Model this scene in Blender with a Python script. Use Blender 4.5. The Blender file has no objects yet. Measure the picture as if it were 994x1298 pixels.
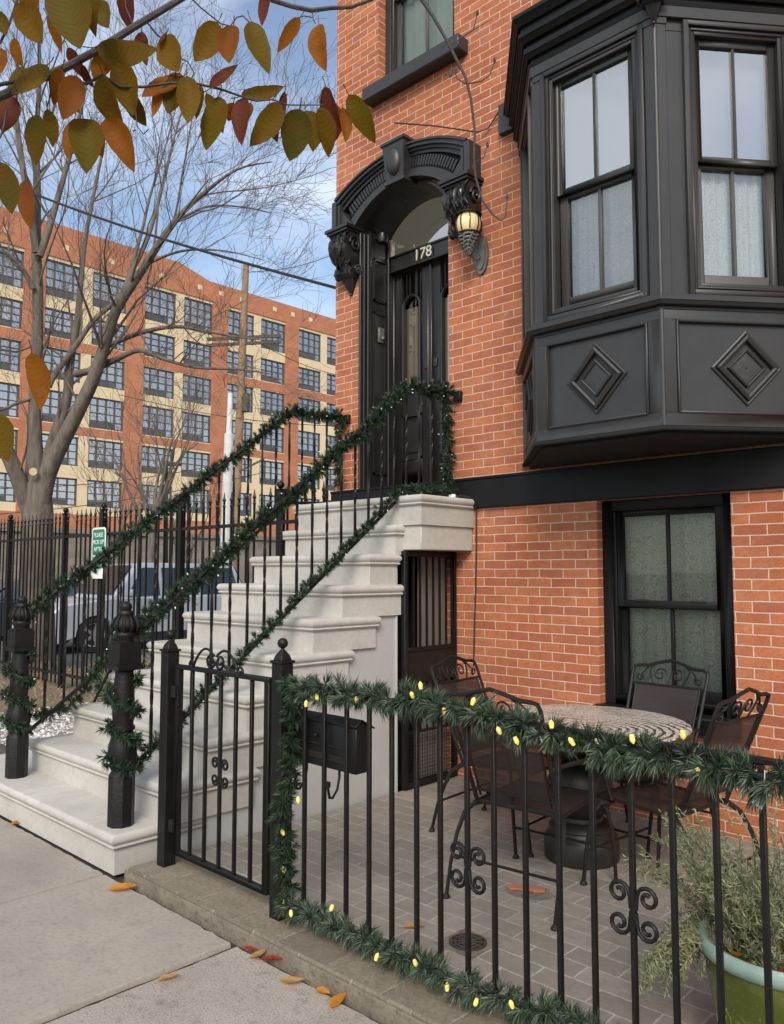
import bpy, bmesh, math, random
from mathutils import Vector, Matrix, noise as mnoise
random.seed(7)
R = math.radians
S = bpy.context.scene
COL = S.collection

# ------------------------------------------------------------------ camera
F_PX, PXW, PXH = 1024.0, 994.0, 1298.0
YAW, PITCH = R(46.2), math.atan(76 / 1024)
CAM = Vector((0, -5.0, 1.62))
FWD = Vector((-math.cos(YAW) * math.cos(PITCH), math.sin(YAW) * math.cos(PITCH), math.sin(PITCH)))
RGT = Vector((math.sin(YAW), math.cos(YAW), 0))
UPV = RGT.cross(FWD)
cd = bpy.data.cameras.new("camera"); cam = bpy.data.objects.new("camera", cd); COL.objects.link(cam)
cd.sensor_fit = 'HORIZONTAL'; cd.sensor_width = 36; cd.lens = 36 * F_PX / PXW
cd.clip_start = 0.05; cd.clip_end = 2000
cam.matrix_world = Matrix(((RGT.x, UPV.x, -FWD.x, CAM.x), (RGT.y, UPV.y, -FWD.y, CAM.y), (RGT.z, UPV.z, -FWD.z, CAM.z), (0, 0, 0, 1)))
S.camera = cam

def at(px, py, dep):
    """a survey sighting: the point `dep` metres out along the sight line"""
    return CAM + dep * (FWD + RGT * ((px - 497) / F_PX) - UPV * ((py - 649) / F_PX))

# ------------------------------------------------------------------ materials
def new_mat(name):
    m = bpy.data.materials.new(name); m.use_nodes = True
    nt = m.node_tree; b = nt.nodes['Principled BSDF']
    return m, nt, b
def N(nt, t, **kw):
    n = nt.nodes.new(t)
    for k, v in kw.items():
        if k in n.inputs: n.inputs[k].default_value = v
        else: setattr(n, k, v)
    return n
def L(nt, a, b): nt.links.new(a, b)
def c4(c): return (c[0], c[1], c[2], 1)
def mixc(nt, fac, a, b, blend='MIX'):
    n = nt.nodes.new('ShaderNodeMix'); n.data_type = 'RGBA'; n.blend_type = blend
    for s, v in ((0, fac), (6, a), (7, b)):
        if hasattr(v, 'links'): L(nt, v, n.inputs[s])
        else: n.inputs[s].default_value = v if s == 0 else c4(v)
    return n.outputs[2]
def coord(nt, kind='Object', scale=1.0):
    tc = N(nt, 'ShaderNodeTexCoord'); mp = N(nt, 'ShaderNodeMapping')
    mp.inputs['Scale'].default_value = (scale,) * 3 if not isinstance(scale, tuple) else scale
    L(nt, tc.outputs[kind], mp.inputs[0]); return mp.outputs[0]
def noise(nt, vec, scale, detail=4, rough=.6):
    n = N(nt, 'ShaderNodeTexNoise'); n.inputs['Scale'].default_value = scale
    n.inputs['Detail'].default_value = detail; n.inputs['Roughness'].default_value = rough
    L(nt, vec, n.inputs['Vector']); return n.outputs[0]
def ramp(nt, f, stops):
    r = N(nt, 'ShaderNodeValToRGB'); e = r.color_ramp.elements
    while len(e) < len(stops): e.new(0.5)
    for i, (p, c) in enumerate(stops):
        e[i].position = p; e[i].color = c4(c) if isinstance(c, tuple) else (c, c, c, 1)
    L(nt, f, r.inputs[0]); return r.outputs[0]
def bump(nt, b, h, strength=.3, dist=.01):
    n = N(nt, 'ShaderNodeBump'); n.inputs['Strength'].default_value = strength; n.inputs['Distance'].default_value = dist
    L(nt, h, n.inputs['Height']); L(nt, n.outputs[0], b.inputs['Normal'])
def simple(name, c1, c2=None, rough=.5, scale=6, bscale=None, bstr=.2, metal=0, spec=.5, coat=0, detail=5):
    m, nt, b = new_mat(name); v = coord(nt)
    c2 = c2 or tuple(x * .75 for x in c1)
    n = noise(nt, coord(nt, 'Object', scale), 1.0, detail) if isinstance(scale, tuple) else noise(nt, v, scale, detail)
    L(nt, mixc(nt, ramp(nt, n, [(.3, 0.0), (.7, 1.0)]), c1, c2), b.inputs['Base Color'])
    rr_ = N(nt, 'ShaderNodeMapRange'); rr_.inputs['To Min'].default_value = max(.02, rough - .10); rr_.inputs['To Max'].default_value = min(1, rough + .14); L(nt, noise(nt, v, 3.5, 6, .7), rr_.inputs['Value']); L(nt, rr_.outputs[0], b.inputs['Roughness']); b.inputs['Metallic'].default_value = metal
    b.inputs['Specular IOR Level'].default_value = spec; b.inputs['Coat Weight'].default_value = coat
    n2 = noise(nt, coord(nt, 'Object', tuple(q * 2 for q in scale)), 1.0, 4) if isinstance(scale, tuple) else noise(nt, v, bscale or scale * 4, 4)
    bump(nt, b, n2, bstr, .01)
    return m

def brick_mat(name, ca, cb, mortar, bw=.2, bh=.066, ms=.006, offset=.5, wob=.004, bs=.5, dirt=(.10, .05, .035), mixdirt=.35, rough=.85, ph=(0, 0), mkeep=.0):
    m, nt, b = new_mat(name)
    uv = coord(nt, 'UV'); nt.nodes[-1].inputs['Location'].default_value = (ph[0], ph[1], 0)
    nz = N(nt, 'ShaderNodeTexNoise'); nz.inputs['Scale'].default_value = 9; nz.inputs['Detail'].default_value = 4; L(nt, uv, nz.inputs['Vector'])
    ad = N(nt, 'ShaderNodeVectorMath', operation='MULTIPLY_ADD'); ad.inputs[1].default_value = (wob, wob, 0)
    nz2 = N(nt, 'ShaderNodeTexNoise'); nz2.inputs['Scale'].default_value = 60; nz2.inputs['Detail'].default_value = 2; L(nt, uv, nz2.inputs['Vector'])
    ad0 = N(nt, 'ShaderNodeVectorMath', operation='MULTIPLY_ADD'); ad0.inputs[1].default_value = (wob * .5, wob * .5, 0); L(nt, nz2.outputs['Color'], ad0.inputs[0]); L(nt, uv, ad0.inputs[2])
    L(nt, nz.outputs['Color'], ad.inputs[0]); L(nt, ad0.outputs[0], ad.inputs[2])
    bt = N(nt, 'ShaderNodeTexBrick'); bt.offset = offset; bt.squash = 1
    bt.inputs['Scale'].default_value = 1; bt.inputs['Brick Width'].default_value = bw; bt.inputs['Row Height'].default_value = bh
    bt.inputs['Mortar Size'].default_value = ms; bt.inputs['Mortar Smooth'].default_value = .35; bt.inputs['Bias'].default_value = 0
    bt.inputs['Color1'].default_value = c4(ca); bt.inputs['Color2'].default_value = c4(cb); bt.inputs['Mortar'].default_value = c4(mortar)
    L(nt, ad.outputs[0], bt.inputs['Vector'])
    fine = noise(nt, uv, 55, 5, .7); big = noise(nt, uv, 2.2, 4)
    c = mixc(nt, ramp(nt, fine, [(.45, 0.0), (.75, mixdirt)]), bt.outputs['Color'], dirt)
    c = mixc(nt, ramp(nt, big, [(.40, 0.0), (.8, .18)]), c, tuple(x * .9 + .04 for x in mortar), 'MIX')
    c = mixc(nt, ramp(nt, noise(nt, uv, 14, 3), [(.4, 0.0), (.72, .45)]), c, tuple(x * .72 for x in cb))
    c = mixc(nt, ramp(nt, noise(nt, uv, .75, 6, .65), [(.38, .32), (.62, 0.0)]), c, tuple(x * .5 for x in cb))
    c = mixc(nt, ramp(nt, noise(nt, uv, 6.5, 6, .75), [(.60, 0.0), (.78, .40)]), c, tuple(min(1, x * 1.1 + .03) for x in mortar))
    if mkeep:
        mk = N(nt, 'ShaderNodeMath', operation='MULTIPLY'); mk.inputs[1].default_value = mkeep; L(nt, bt.outputs['Fac'], mk.inputs[0]); c = mixc(nt, mk.outputs[0], c, mortar)
    L(nt, c, b.inputs['Base Color']); b.inputs['Roughness'].default_value = rough
    inv = N(nt, 'ShaderNodeMath', operation='MULTIPLY_ADD'); inv.inputs[1].default_value = -1; inv.inputs[2].default_value = 1
    L(nt, bt.outputs['Fac'], inv.inputs[0])
    h = N(nt, 'ShaderNodeMath', operation='MULTIPLY_ADD'); h.inputs[1].default_value = .35
    L(nt, fine, h.inputs[0]); L(nt, inv.outputs[0], h.inputs[2])
    bump(nt, b, h.outputs[0], bs, .008)
    return m

def glass_mat(name, refl=.35, tint=(.9, .95, .95), wav=.002):
    m, nt, b = new_mat(name); nt.nodes.remove(b)
    out = nt.nodes['Material Output']
    tr = N(nt, 'ShaderNodeBsdfTransparent'); tr.inputs[0].default_value = c4(tint)
    gl = N(nt, 'ShaderNodeBsdfGlossy'); gl.inputs['Roughness'].default_value = .015; gl.inputs[0].default_value = (1, 1, 1, 1)
    lw = N(nt, 'ShaderNodeFresnel'); lw.inputs[0].default_value = 1.5
    ma = N(nt, 'ShaderNodeMath', operation='ADD', use_clamp=True); ma.inputs[1].default_value = refl; L(nt, lw.outputs[0], ma.inputs[0])
    mx = N(nt, 'ShaderNodeMixShader'); L(nt, ma.outputs[0], mx.inputs[0]); L(nt, tr.outputs[0], mx.inputs[1]); L(nt, gl.outputs[0], mx.inputs[2])
    v = coord(nt); bn = N(nt, 'ShaderNodeBump'); bn.inputs['Strength'].default_value = .25; bn.inputs['Distance'].default_value = wav
    L(nt, noise(nt, v, 3, 2), bn.inputs['Height']); L(nt, bn.outputs[0], gl.inputs['Normal'])
    L(nt, mx.outputs[0], out.inputs[0]); return m

def island_mat(name, stops, rough=.6, spec=.3, trans=0.0, obj_rand=False, nscale=None):
    m, nt, b = new_mat(name)
    if obj_rand: src = N(nt, 'ShaderNodeObjectInfo').outputs['Random']
    else: src = N(nt, 'ShaderNodeNewGeometry').outputs['Random Per Island']
    c = ramp(nt, src, stops)
    L(nt, c, b.inputs['Base Color']); b.inputs['Roughness'].default_value = rough; b.inputs['Specular IOR Level'].default_value = spec
    if trans: b.inputs['Transmission Weight'].default_value = trans
    return m

M = {}
M['brick'] = brick_mat('house_brick', (.52, .158, .056), (.35, .094, .040), (.60, .41, .285), ms=.0056, wob=.010, bs=.85, mixdirt=.6, mkeep=.6)
M['far_brick'] = brick_mat('far_orange_brick', (.50, .185, .088), (.42, .148, .072), (.46, .24, .14), bw=.5, bh=.17, ms=.012, bs=.1, mixdirt=.15)
M['far_beige'] = simple('far_beige_brick', (.66, .52, .33), (.58, .45, .28), .9, 1.2, 6, .1)
M['black'] = simple('black_gloss_paint', (.012, .0112, .011), (.018, .0165, .0155), .28, 5, 30, .06, spec=.5)
M['bay'] = simple('charcoal_paint', (.022, .0218, .022), (.030, .0292, .0285), .40, 4, 40, .05, spec=.42)
M['bayb'] = simple('black_satin_paint', (.006, .006, .0062), (.009, .009, .0092), .48, 4, 40, .05, spec=.22)
M['sash'] = simple('taupe_sash_paint', (.050, .048, .046), (.058, .055, .052), .45, 6, 40, .05)
M['iron'] = simple('black_iron', (.004, .004, .0042), (.009, .0085, .008), .45, 22, 60, .25, spec=.28)
M['iron2'] = simple('weathered_iron', (.006, .0055, .0055), (.015, .0115, .010), .55, 18, 60, .3, spec=.3)
M['rust'] = simple('grey_rusty_iron', (.030, .026, .022), (.055, .040, .030), .6, 30, 60, .3)
M['stone'] = None
M['curtain'] = None
M['white'] = simple('white_pole', (.70, .69, .66), (.55, .54, .50), .7, 4)
M['wood'] = simple('weathered_wood', (.30, .19, .11), (.20, .12, .07), .9, 5, 30, .4)
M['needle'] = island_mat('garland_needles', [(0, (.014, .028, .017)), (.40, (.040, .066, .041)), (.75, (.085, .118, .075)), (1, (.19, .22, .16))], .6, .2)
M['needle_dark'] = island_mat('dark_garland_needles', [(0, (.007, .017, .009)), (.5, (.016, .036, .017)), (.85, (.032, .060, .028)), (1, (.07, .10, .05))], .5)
M['stem'] = simple('garland_wire', (.010, .024, .014), None, .7)

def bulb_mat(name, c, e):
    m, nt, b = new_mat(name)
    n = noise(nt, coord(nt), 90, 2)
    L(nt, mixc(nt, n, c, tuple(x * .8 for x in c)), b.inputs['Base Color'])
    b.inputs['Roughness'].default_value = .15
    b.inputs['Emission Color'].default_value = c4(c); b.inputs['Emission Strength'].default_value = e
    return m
M['bulb'] = bulb_mat('yellow_bulb', (.80, .64, .15), .13)
M['minibulb'] = bulb_mat('clear_mini_bulb', (.62, .64, .60), .0)

def stone_mat(name, c1, c2, spots=(.33, .31, .27), rough=.75, scale=3.0, fine=90, bs=.15, spot_amt=.5):
    m, nt, b = new_mat(name); v = coord(nt)
    c = mixc(nt, ramp(nt, noise(nt, v, scale, 6), [(.3, 0.0), (.7, 1.0)]), c1, c2)
    c = mixc(nt, ramp(nt, noise(nt, v, fine, 3, .7), [(.5, 0.0), (.8, spot_amt)]), c, spots)
    c = mixc(nt, ramp(nt, noise(nt, v, scale * 4.3, 5, .7), [(.52, 0.0), (.8, spot_amt * .6)]), c, tuple(x * .8 for x in spots))
    L(nt, c, b.inputs['Base Color']); b.inputs['Roughness'].default_value = rough
    bump(nt, b, noise(nt, v, fine, 4, .7), bs, .006)
    return m
M['stone'] = stone_mat('limestone_steps', (.48, .46, .42), (.37, .35, .31), (.27, .25, .21), .62, 1.7, 30, .14, .5)
M['stonewall'] = stone_mat('painted_stucco', (.41, .405, .39), (.36, .355, .34), (.30, .29, .275), .8, 1.6, 60, .10, .35)
M['walk_smooth'] = stone_mat('smooth_concrete', (.34, .298, .25), (.235, .207, .175), (.15, .13, .105), .9, 1.1, 46, .35, .7)
M['walk_rough'] = stone_mat('aggregate_concrete', (.39, .345, .295), (.29, .255, .215), (.085, .07, .055), .95, 3.0, 110, .8, 1.0)
M['kerbstone'] = brick_mat('coping_pavers', (.26, .215, .155), (.15, .128, .095), (.32, .28, .23), bw=.31, bh=.6, ms=.007, bs=.7, dirt=(.07, .058, .04), mixdirt=.9, wob=.016)
M['kerbside'] = stone_mat('kerb_face_concrete', (.22, .185, .14), (.13, .11, .085), (.06, .05, .04), .95, 6, 50, .9, 1.0)
M['patio'] = brick_mat('stamped_patio', (.32, .280, .232), (.225, .198, .163), (.46, .425, .375), bw=.25, bh=.125, ms=.005, bs=.35, wob=.02, dirt=(.13, .115, .095), mixdirt=.5, rough=.7)
M['gravel_bed'] = stone_mat('gravel_soil', (.34, .32, .29), (.24, .22, .19), (.08, .07, .06), .95, 9, 60, .8, 1)
M['gravel'] = island_mat('gravel_stones', [(0, (.20, .18, .16)), (.4, (.42, .40, .37)), (1, (.66, .65, .62))], .8)
M['soil'] = simple('leaf_litter_soil', (.20, .145, .085), (.10, .07, .04), .95, 10, 50, .8)
M['asphalt'] = simple('asphalt', (.055, .054, .052), (.075, .073, .07), .9, 3, 200, .4)
M['ground'] = simple('open_ground', (.12, .11, .085), (.085, .085, .055), .95, .8, 20, .5)
M['bark'] = simple('grey_bark', (.185, .155, .125), (.070, .057, .046), .95, (14, 14, 2.2), 30, 1.0)
M['twig'] = simple('grey_twig', (.17, .135, .105), (.10, .078, .06), .9, 9)
M['darkbark'] = simple('dark_branch', (.035, .026, .022), (.065, .05, .042), .8, 30, 80, .5)
M['glass'] = glass_mat('window_glass', .30); M['glass_lace'] = glass_mat('lower_window_glass', .10)
M['glass_lo'] = glass_mat('dim_glass', .0)
M['glass_door'] = glass_mat('door_glass', .22, (.75, .72, .66))
M['far_glass'] = glass_mat('far_window_glass', .34, (.6, .62, .64))
M['far_frame'] = simple('far_window_frame', (.075, .075, .078), None, .6)
M['far_dark'] = simple('far_room_dark', (.08, .085, .09), (.45, .45, .44), .9, .55)
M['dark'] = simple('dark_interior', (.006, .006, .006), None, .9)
M['table_rim'] = simple('dark_bronze', (.014, .012, .011), (.03, .024, .02), .45, 20)
M['rubber'] = simple('tyre_rubber', (.018, .018, .018), None, .8)
M['rim'] = simple('alloy_rim', (.5, .5, .52), (.4, .4, .42), .35, metal=.8)
M['chrome'] = simple('bright_trim', (.65, .65, .66), None, .2, metal=.9)
M['carglass'] = simple('car_glass', (.018, .030, .036), (.012, .02, .026), .08, 1, 50, 0, spec=.7)
M['lamp_white'] = simple('headlamp_lens', (.75, .77, .8), None, .15)
M['tail_red'] = simple('tail_lamp', (.35, .01, .01), None, .2)
for k, c in dict(car_silver=(.42, .45, .50), car_dark=(.030, .040, .055), car_grey=(.30, .31, .33)).items():
    M[k] = simple(k.replace('car_', '') + '_car_paint', c, tuple(x * .95 for x in c), .3, 2, 200, .02, metal=.1, coat=.8)
M['sign_green'] = simple('sign_green', (.006, .17, .085), (.008, .15, .075), .5)
M['sign_white'] = simple('sign_white', (.78, .82, .78), None, .5)
M['gold'] = simple('pale_brass', (.72, .66, .50), (.62, .56, .42), .35, metal=.3)
M['steel'] = simple('aged_pewter', (.19, .19, .175), (.10, .10, .09), .5, 30, 60, .5, metal=.4)
M['pot'] = None
M['potrim'] = simple('teal_glaze', (.27, .37, .31), (.19, .29, .25), .3, 12, 60, .15, coat=.4)
M['herb'] = island_mat('grey_green_herb', [(0, (.085, .10, .04)), (.5, (.15, .17, .08)), (1, (.28, .30, .17))], .7)
M['herb_dry'] = island_mat('dry_herb_stems', [(0, (.10, .07, .045)), (1, (.24, .18, .12))], .8)
M['shrub'] = island_mat('shrub_leaves', [(0, (.025, .045, .015)), (.6, (.06, .09, .03)), (1, (.13, .14, .06))], .6)
M['drygrass'] = island_mat('dry_grass', [(0, (.20, .14, .07)), (1, (.42, .32, .18))], .9)
M['paper'] = simple('white_tag', (.75, .74, .72), None, .7)
M['terra'] = simple('terracotta', (.42, .16, .09), (.25, .10, .06), .8, 8)
M['stoneblock'] = brick_mat('rubble_wall', (.30, .25, .19), (.20, .17, .13), (.26, .23, .19), bw=.7, bh=.28, ms=.02, wob=.12, bs=.6)

def leaf_mat(name, stops):
    m, nt, b = new_mat(name)
    oi = N(nt, 'ShaderNodeObjectInfo').outputs['Random']
    v = coord(nt)
    c = ramp(nt, oi, stops)
    blot = ramp(nt, noise(nt, v, 28, 4), [(.42, 0.0), (.68, .65)])
    c = mixc(nt, blot, c, (.17, .060, .006) if 'fallen' not in name else (.42, .15, .03))
    w = N(nt, 'ShaderNodeTexWave'); w.wave_type = 'BANDS'; w.bands_direction = 'Y'; w.inputs['Scale'].default_value = 28; w.inputs['Distortion'].default_value = 2.5; w.inputs['Detail Scale'].default_value = 3
    uv = coord(nt, 'UV'); L(nt, uv, w.inputs['Vector'])
    c = mixc(nt, ramp(nt, w.outputs['Fac'], [(.0, .35), (.15, 0.0)]), c, tuple(v * .5 for v in stops[0][1]))
    L(nt, c, b.inputs['Base Color']); b.inputs['Roughness'].default_value = .6; b.inputs['Specular IOR Level'].default_value = .15
    out = nt.nodes['Material Output']
    tl = N(nt, 'ShaderNodeBsdfTranslucent'); L(nt, c, tl.inputs[0])
    mx = N(nt, 'ShaderNodeMixShader'); mx.inputs[0].default_value = .55
    L(nt, b.outputs[0], mx.inputs[1]); L(nt, tl.outputs[0], mx.inputs[2]); L(nt, mx.outputs[0], out.inputs[0])
    return m
M['leaf_olive'] = leaf_mat('olive_leaf', [(0, (.070, .068, .005)), (.5, (.15, .105, .006)), (1, (.21, .115, .007))])
M['leaf_orange'] = leaf_mat('orange_leaf', [(0, (.28, .095, .007)), (.5, (.36, .14, .010)), (1, (.22, .062, .009))])
M['leaf_red'] = leaf_mat('red_leaf', [(0, (.11, .022, .014)), (.5, (.17, .045, .035)), (1, (.08, .018, .013))])
M['leaf_fall_orange'] = leaf_mat('fallen_orange', [(0, (.62, .24, .04)), (1, (.72, .33, .05))])
M['leaf_fall_red'] = leaf_mat('fallen_red', [(0, (.40, .035, .02)), (1, (.46, .05, .03))])
M['leaf_fall_tan'] = leaf_mat('fallen_tan', [(0, (.58, .38, .17)), (1, (.62, .36, .14))])

def cloth(name, c1, c2, scale, k=26, rough=.95):
    m, nt, b = new_mat(name); v = coord(nt)
    nz = N(nt, 'ShaderNodeTexNoise'); nz.inputs['Scale'].default_value = scale * .7; L(nt, v, nz.inputs['Vector'])
    ad = N(nt, 'ShaderNodeVectorMath', operation='MULTIPLY_ADD'); ad.inputs[1].default_value = (.10, .10, .10); L(nt, nz.outputs['Color'], ad.inputs[0]); L(nt, v, ad.inputs[2])
    vo = N(nt, 'ShaderNodeTexVoronoi'); vo.inputs['Scale'].default_value = scale; L(nt, ad.outputs[0], vo.inputs['Vector'])
    mu = N(nt, 'ShaderNodeMath', operation='MULTIPLY'); mu.inputs[1].default_value = k; L(nt, vo.outputs['Distance'], mu.inputs[0])
    sn = N(nt, 'ShaderNodeMath', operation='SINE'); L(nt, mu.outputs[0], sn.inputs[0])
    f = ramp(nt, sn.outputs[0], [(.15, 0.0), (.75, 1.0)])
    c = mixc(nt, f, c1, c2); c = mixc(nt, ramp(nt, noise(nt, v, scale * 9, 3), [(.4, 0.0), (.7, .5)]), c, c1)
    L(nt, c, b.inputs['Base Color']); b.inputs['Roughness'].default_value = rough
    return m
M['lace'] = cloth('white_lace', (.50, .51, .495), (.33, .335, .33), 22, 30)
M['blind'] = simple('pale_blind', (.20, .215, .25), (.13, .145, .18), .9, 1.2)
M['paisley'] = cloth('olive_paisley', (.33, .335, .265), (.19, .195, .15), 15, 30)
M['drape'] = simple('pale_green_drape', (.56, .60, .50), (.46, .50, .40), .9, 3)

def mesh_weave(name, c, alpha):
    m, nt, b = new_mat(name); out = nt.nodes['Material Output']
    L(nt, mixc(nt, noise(nt, coord(nt), 14, 3), c, tuple(x * .6 for x in c)), b.inputs['Base Color']); b.inputs['Roughness'].default_value = .6
    ck = N(nt, 'ShaderNodeTexChecker'); ck.inputs['Scale'].default_value = 260; L(nt, coord(nt, 'UV'), ck.inputs['Vector'])
    tr = N(nt, 'ShaderNodeBsdfTransparent'); mx = N(nt, 'ShaderNodeMixShader')
    mm = N(nt, 'ShaderNodeMath', operation='MULTIPLY_ADD'); mm.inputs[1].default_value = .25; mm.inputs[2].default_value = alpha
    L(nt, ck.outputs['Fac'], mm.inputs[0]); L(nt, mm.outputs[0], mx.inputs[0])
    L(nt, tr.outputs[0], mx.inputs[1]); L(nt, b.outputs[0], mx.inputs[2]); L(nt, mx.outputs[0], out.inputs[0]); return m
M['weave'] = mesh_weave('steel_mesh', (.028, .017, .015), .80)

def pot_mat():
    m, nt, b = new_mat('olive_glaze'); v = coord(nt)
    c = mixc(nt, ramp(nt, noise(nt, v, 5, 5), [(.35, 0.0), (.7, 1.0)]), (.105, .115, .022), (.06, .075, .016))
    c = mixc(nt, ramp(nt, noise(nt, v, 60, 2), [(.66, 0.0), (.72, .6)]), c, (.28, .32, .16))
    L(nt, c, b.inputs['Base Color']); b.inputs['Roughness'].default_value = .25; b.inputs['Coat Weight'].default_value = .5
    bump(nt, b, noise(nt, v, 24, 3), .25, .01); return m
M['pot'] = pot_mat()

def mosaic_mat():
    m, nt, b = new_mat('mosaic_table_top')
    tc = N(nt, 'ShaderNodeTexCoord')
    def rings(off, scale):
        mp = N(nt, 'ShaderNodeMapping'); mp.inputs['Location'].default_value = (off[0], off[1], 0); L(nt, tc.outputs['Object'], mp.inputs[0])
        w = N(nt, 'ShaderNodeTexWave'); w.wave_type = 'RINGS'; w.rings_direction = 'Z'; w.inputs['Scale'].default_value = scale
        w.inputs['Distortion'].default_value = 2.2; w.inputs['Detail'].default_value = 2; w.inputs['Detail Scale'].default_value = 2.5
        L(nt, mp.outputs[0], w.inputs['Vector']); return w.outputs['Fac']
    f = ramp(nt, rings((-.20, .10), 7.0), [(.28, 0.0), (.40, 1.0)])
    vo = N(nt, 'ShaderNodeTexVoronoi'); vo.feature = 'DISTANCE_TO_EDGE'; vo.inputs['Scale'].default_value = 34; L(nt, tc.outputs['Object'], vo.inputs['Vector'])
    g = ramp(nt, vo.outputs['Distance'], [(.02, 1.0), (.07, 0.0)])
    c = mixc(nt, f, (.045, .040, .036), (.60, .52, .43))
    c = mixc(nt, ramp(nt, noise(nt, tc.outputs['Object'], 6, 4), [(.45, 0.0), (.62, .55)]), c, (.60, .56, .50))
    c = mixc(nt, g, c, (.09, .085, .08))
    L(nt, c, b.inputs['Base Color']); b.inputs['Roughness'].default_value = .35; bump(nt, b, vo.outputs['Distance'], .3, .004); return m
M['mosaic'] = mosaic_mat()

def amber_mat():
    m, nt, b = new_mat('amber_ribbed_glass'); v = coord(nt)
    n = noise(nt, v, 14, 3)
    c = ramp(nt, n, [(.35, (.60, .52, .42)), (.5, (.80, .62, .30)), (.65, (.80, .46, .14))])
    L(nt, c, b.inputs['Base Color']); b.inputs['Roughness'].default_value = .2
    L(nt, c, b.inputs['Emission Color']); b.inputs['Emission Strength'].default_value = .05
    return m
M['amber'] = amber_mat()

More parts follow.
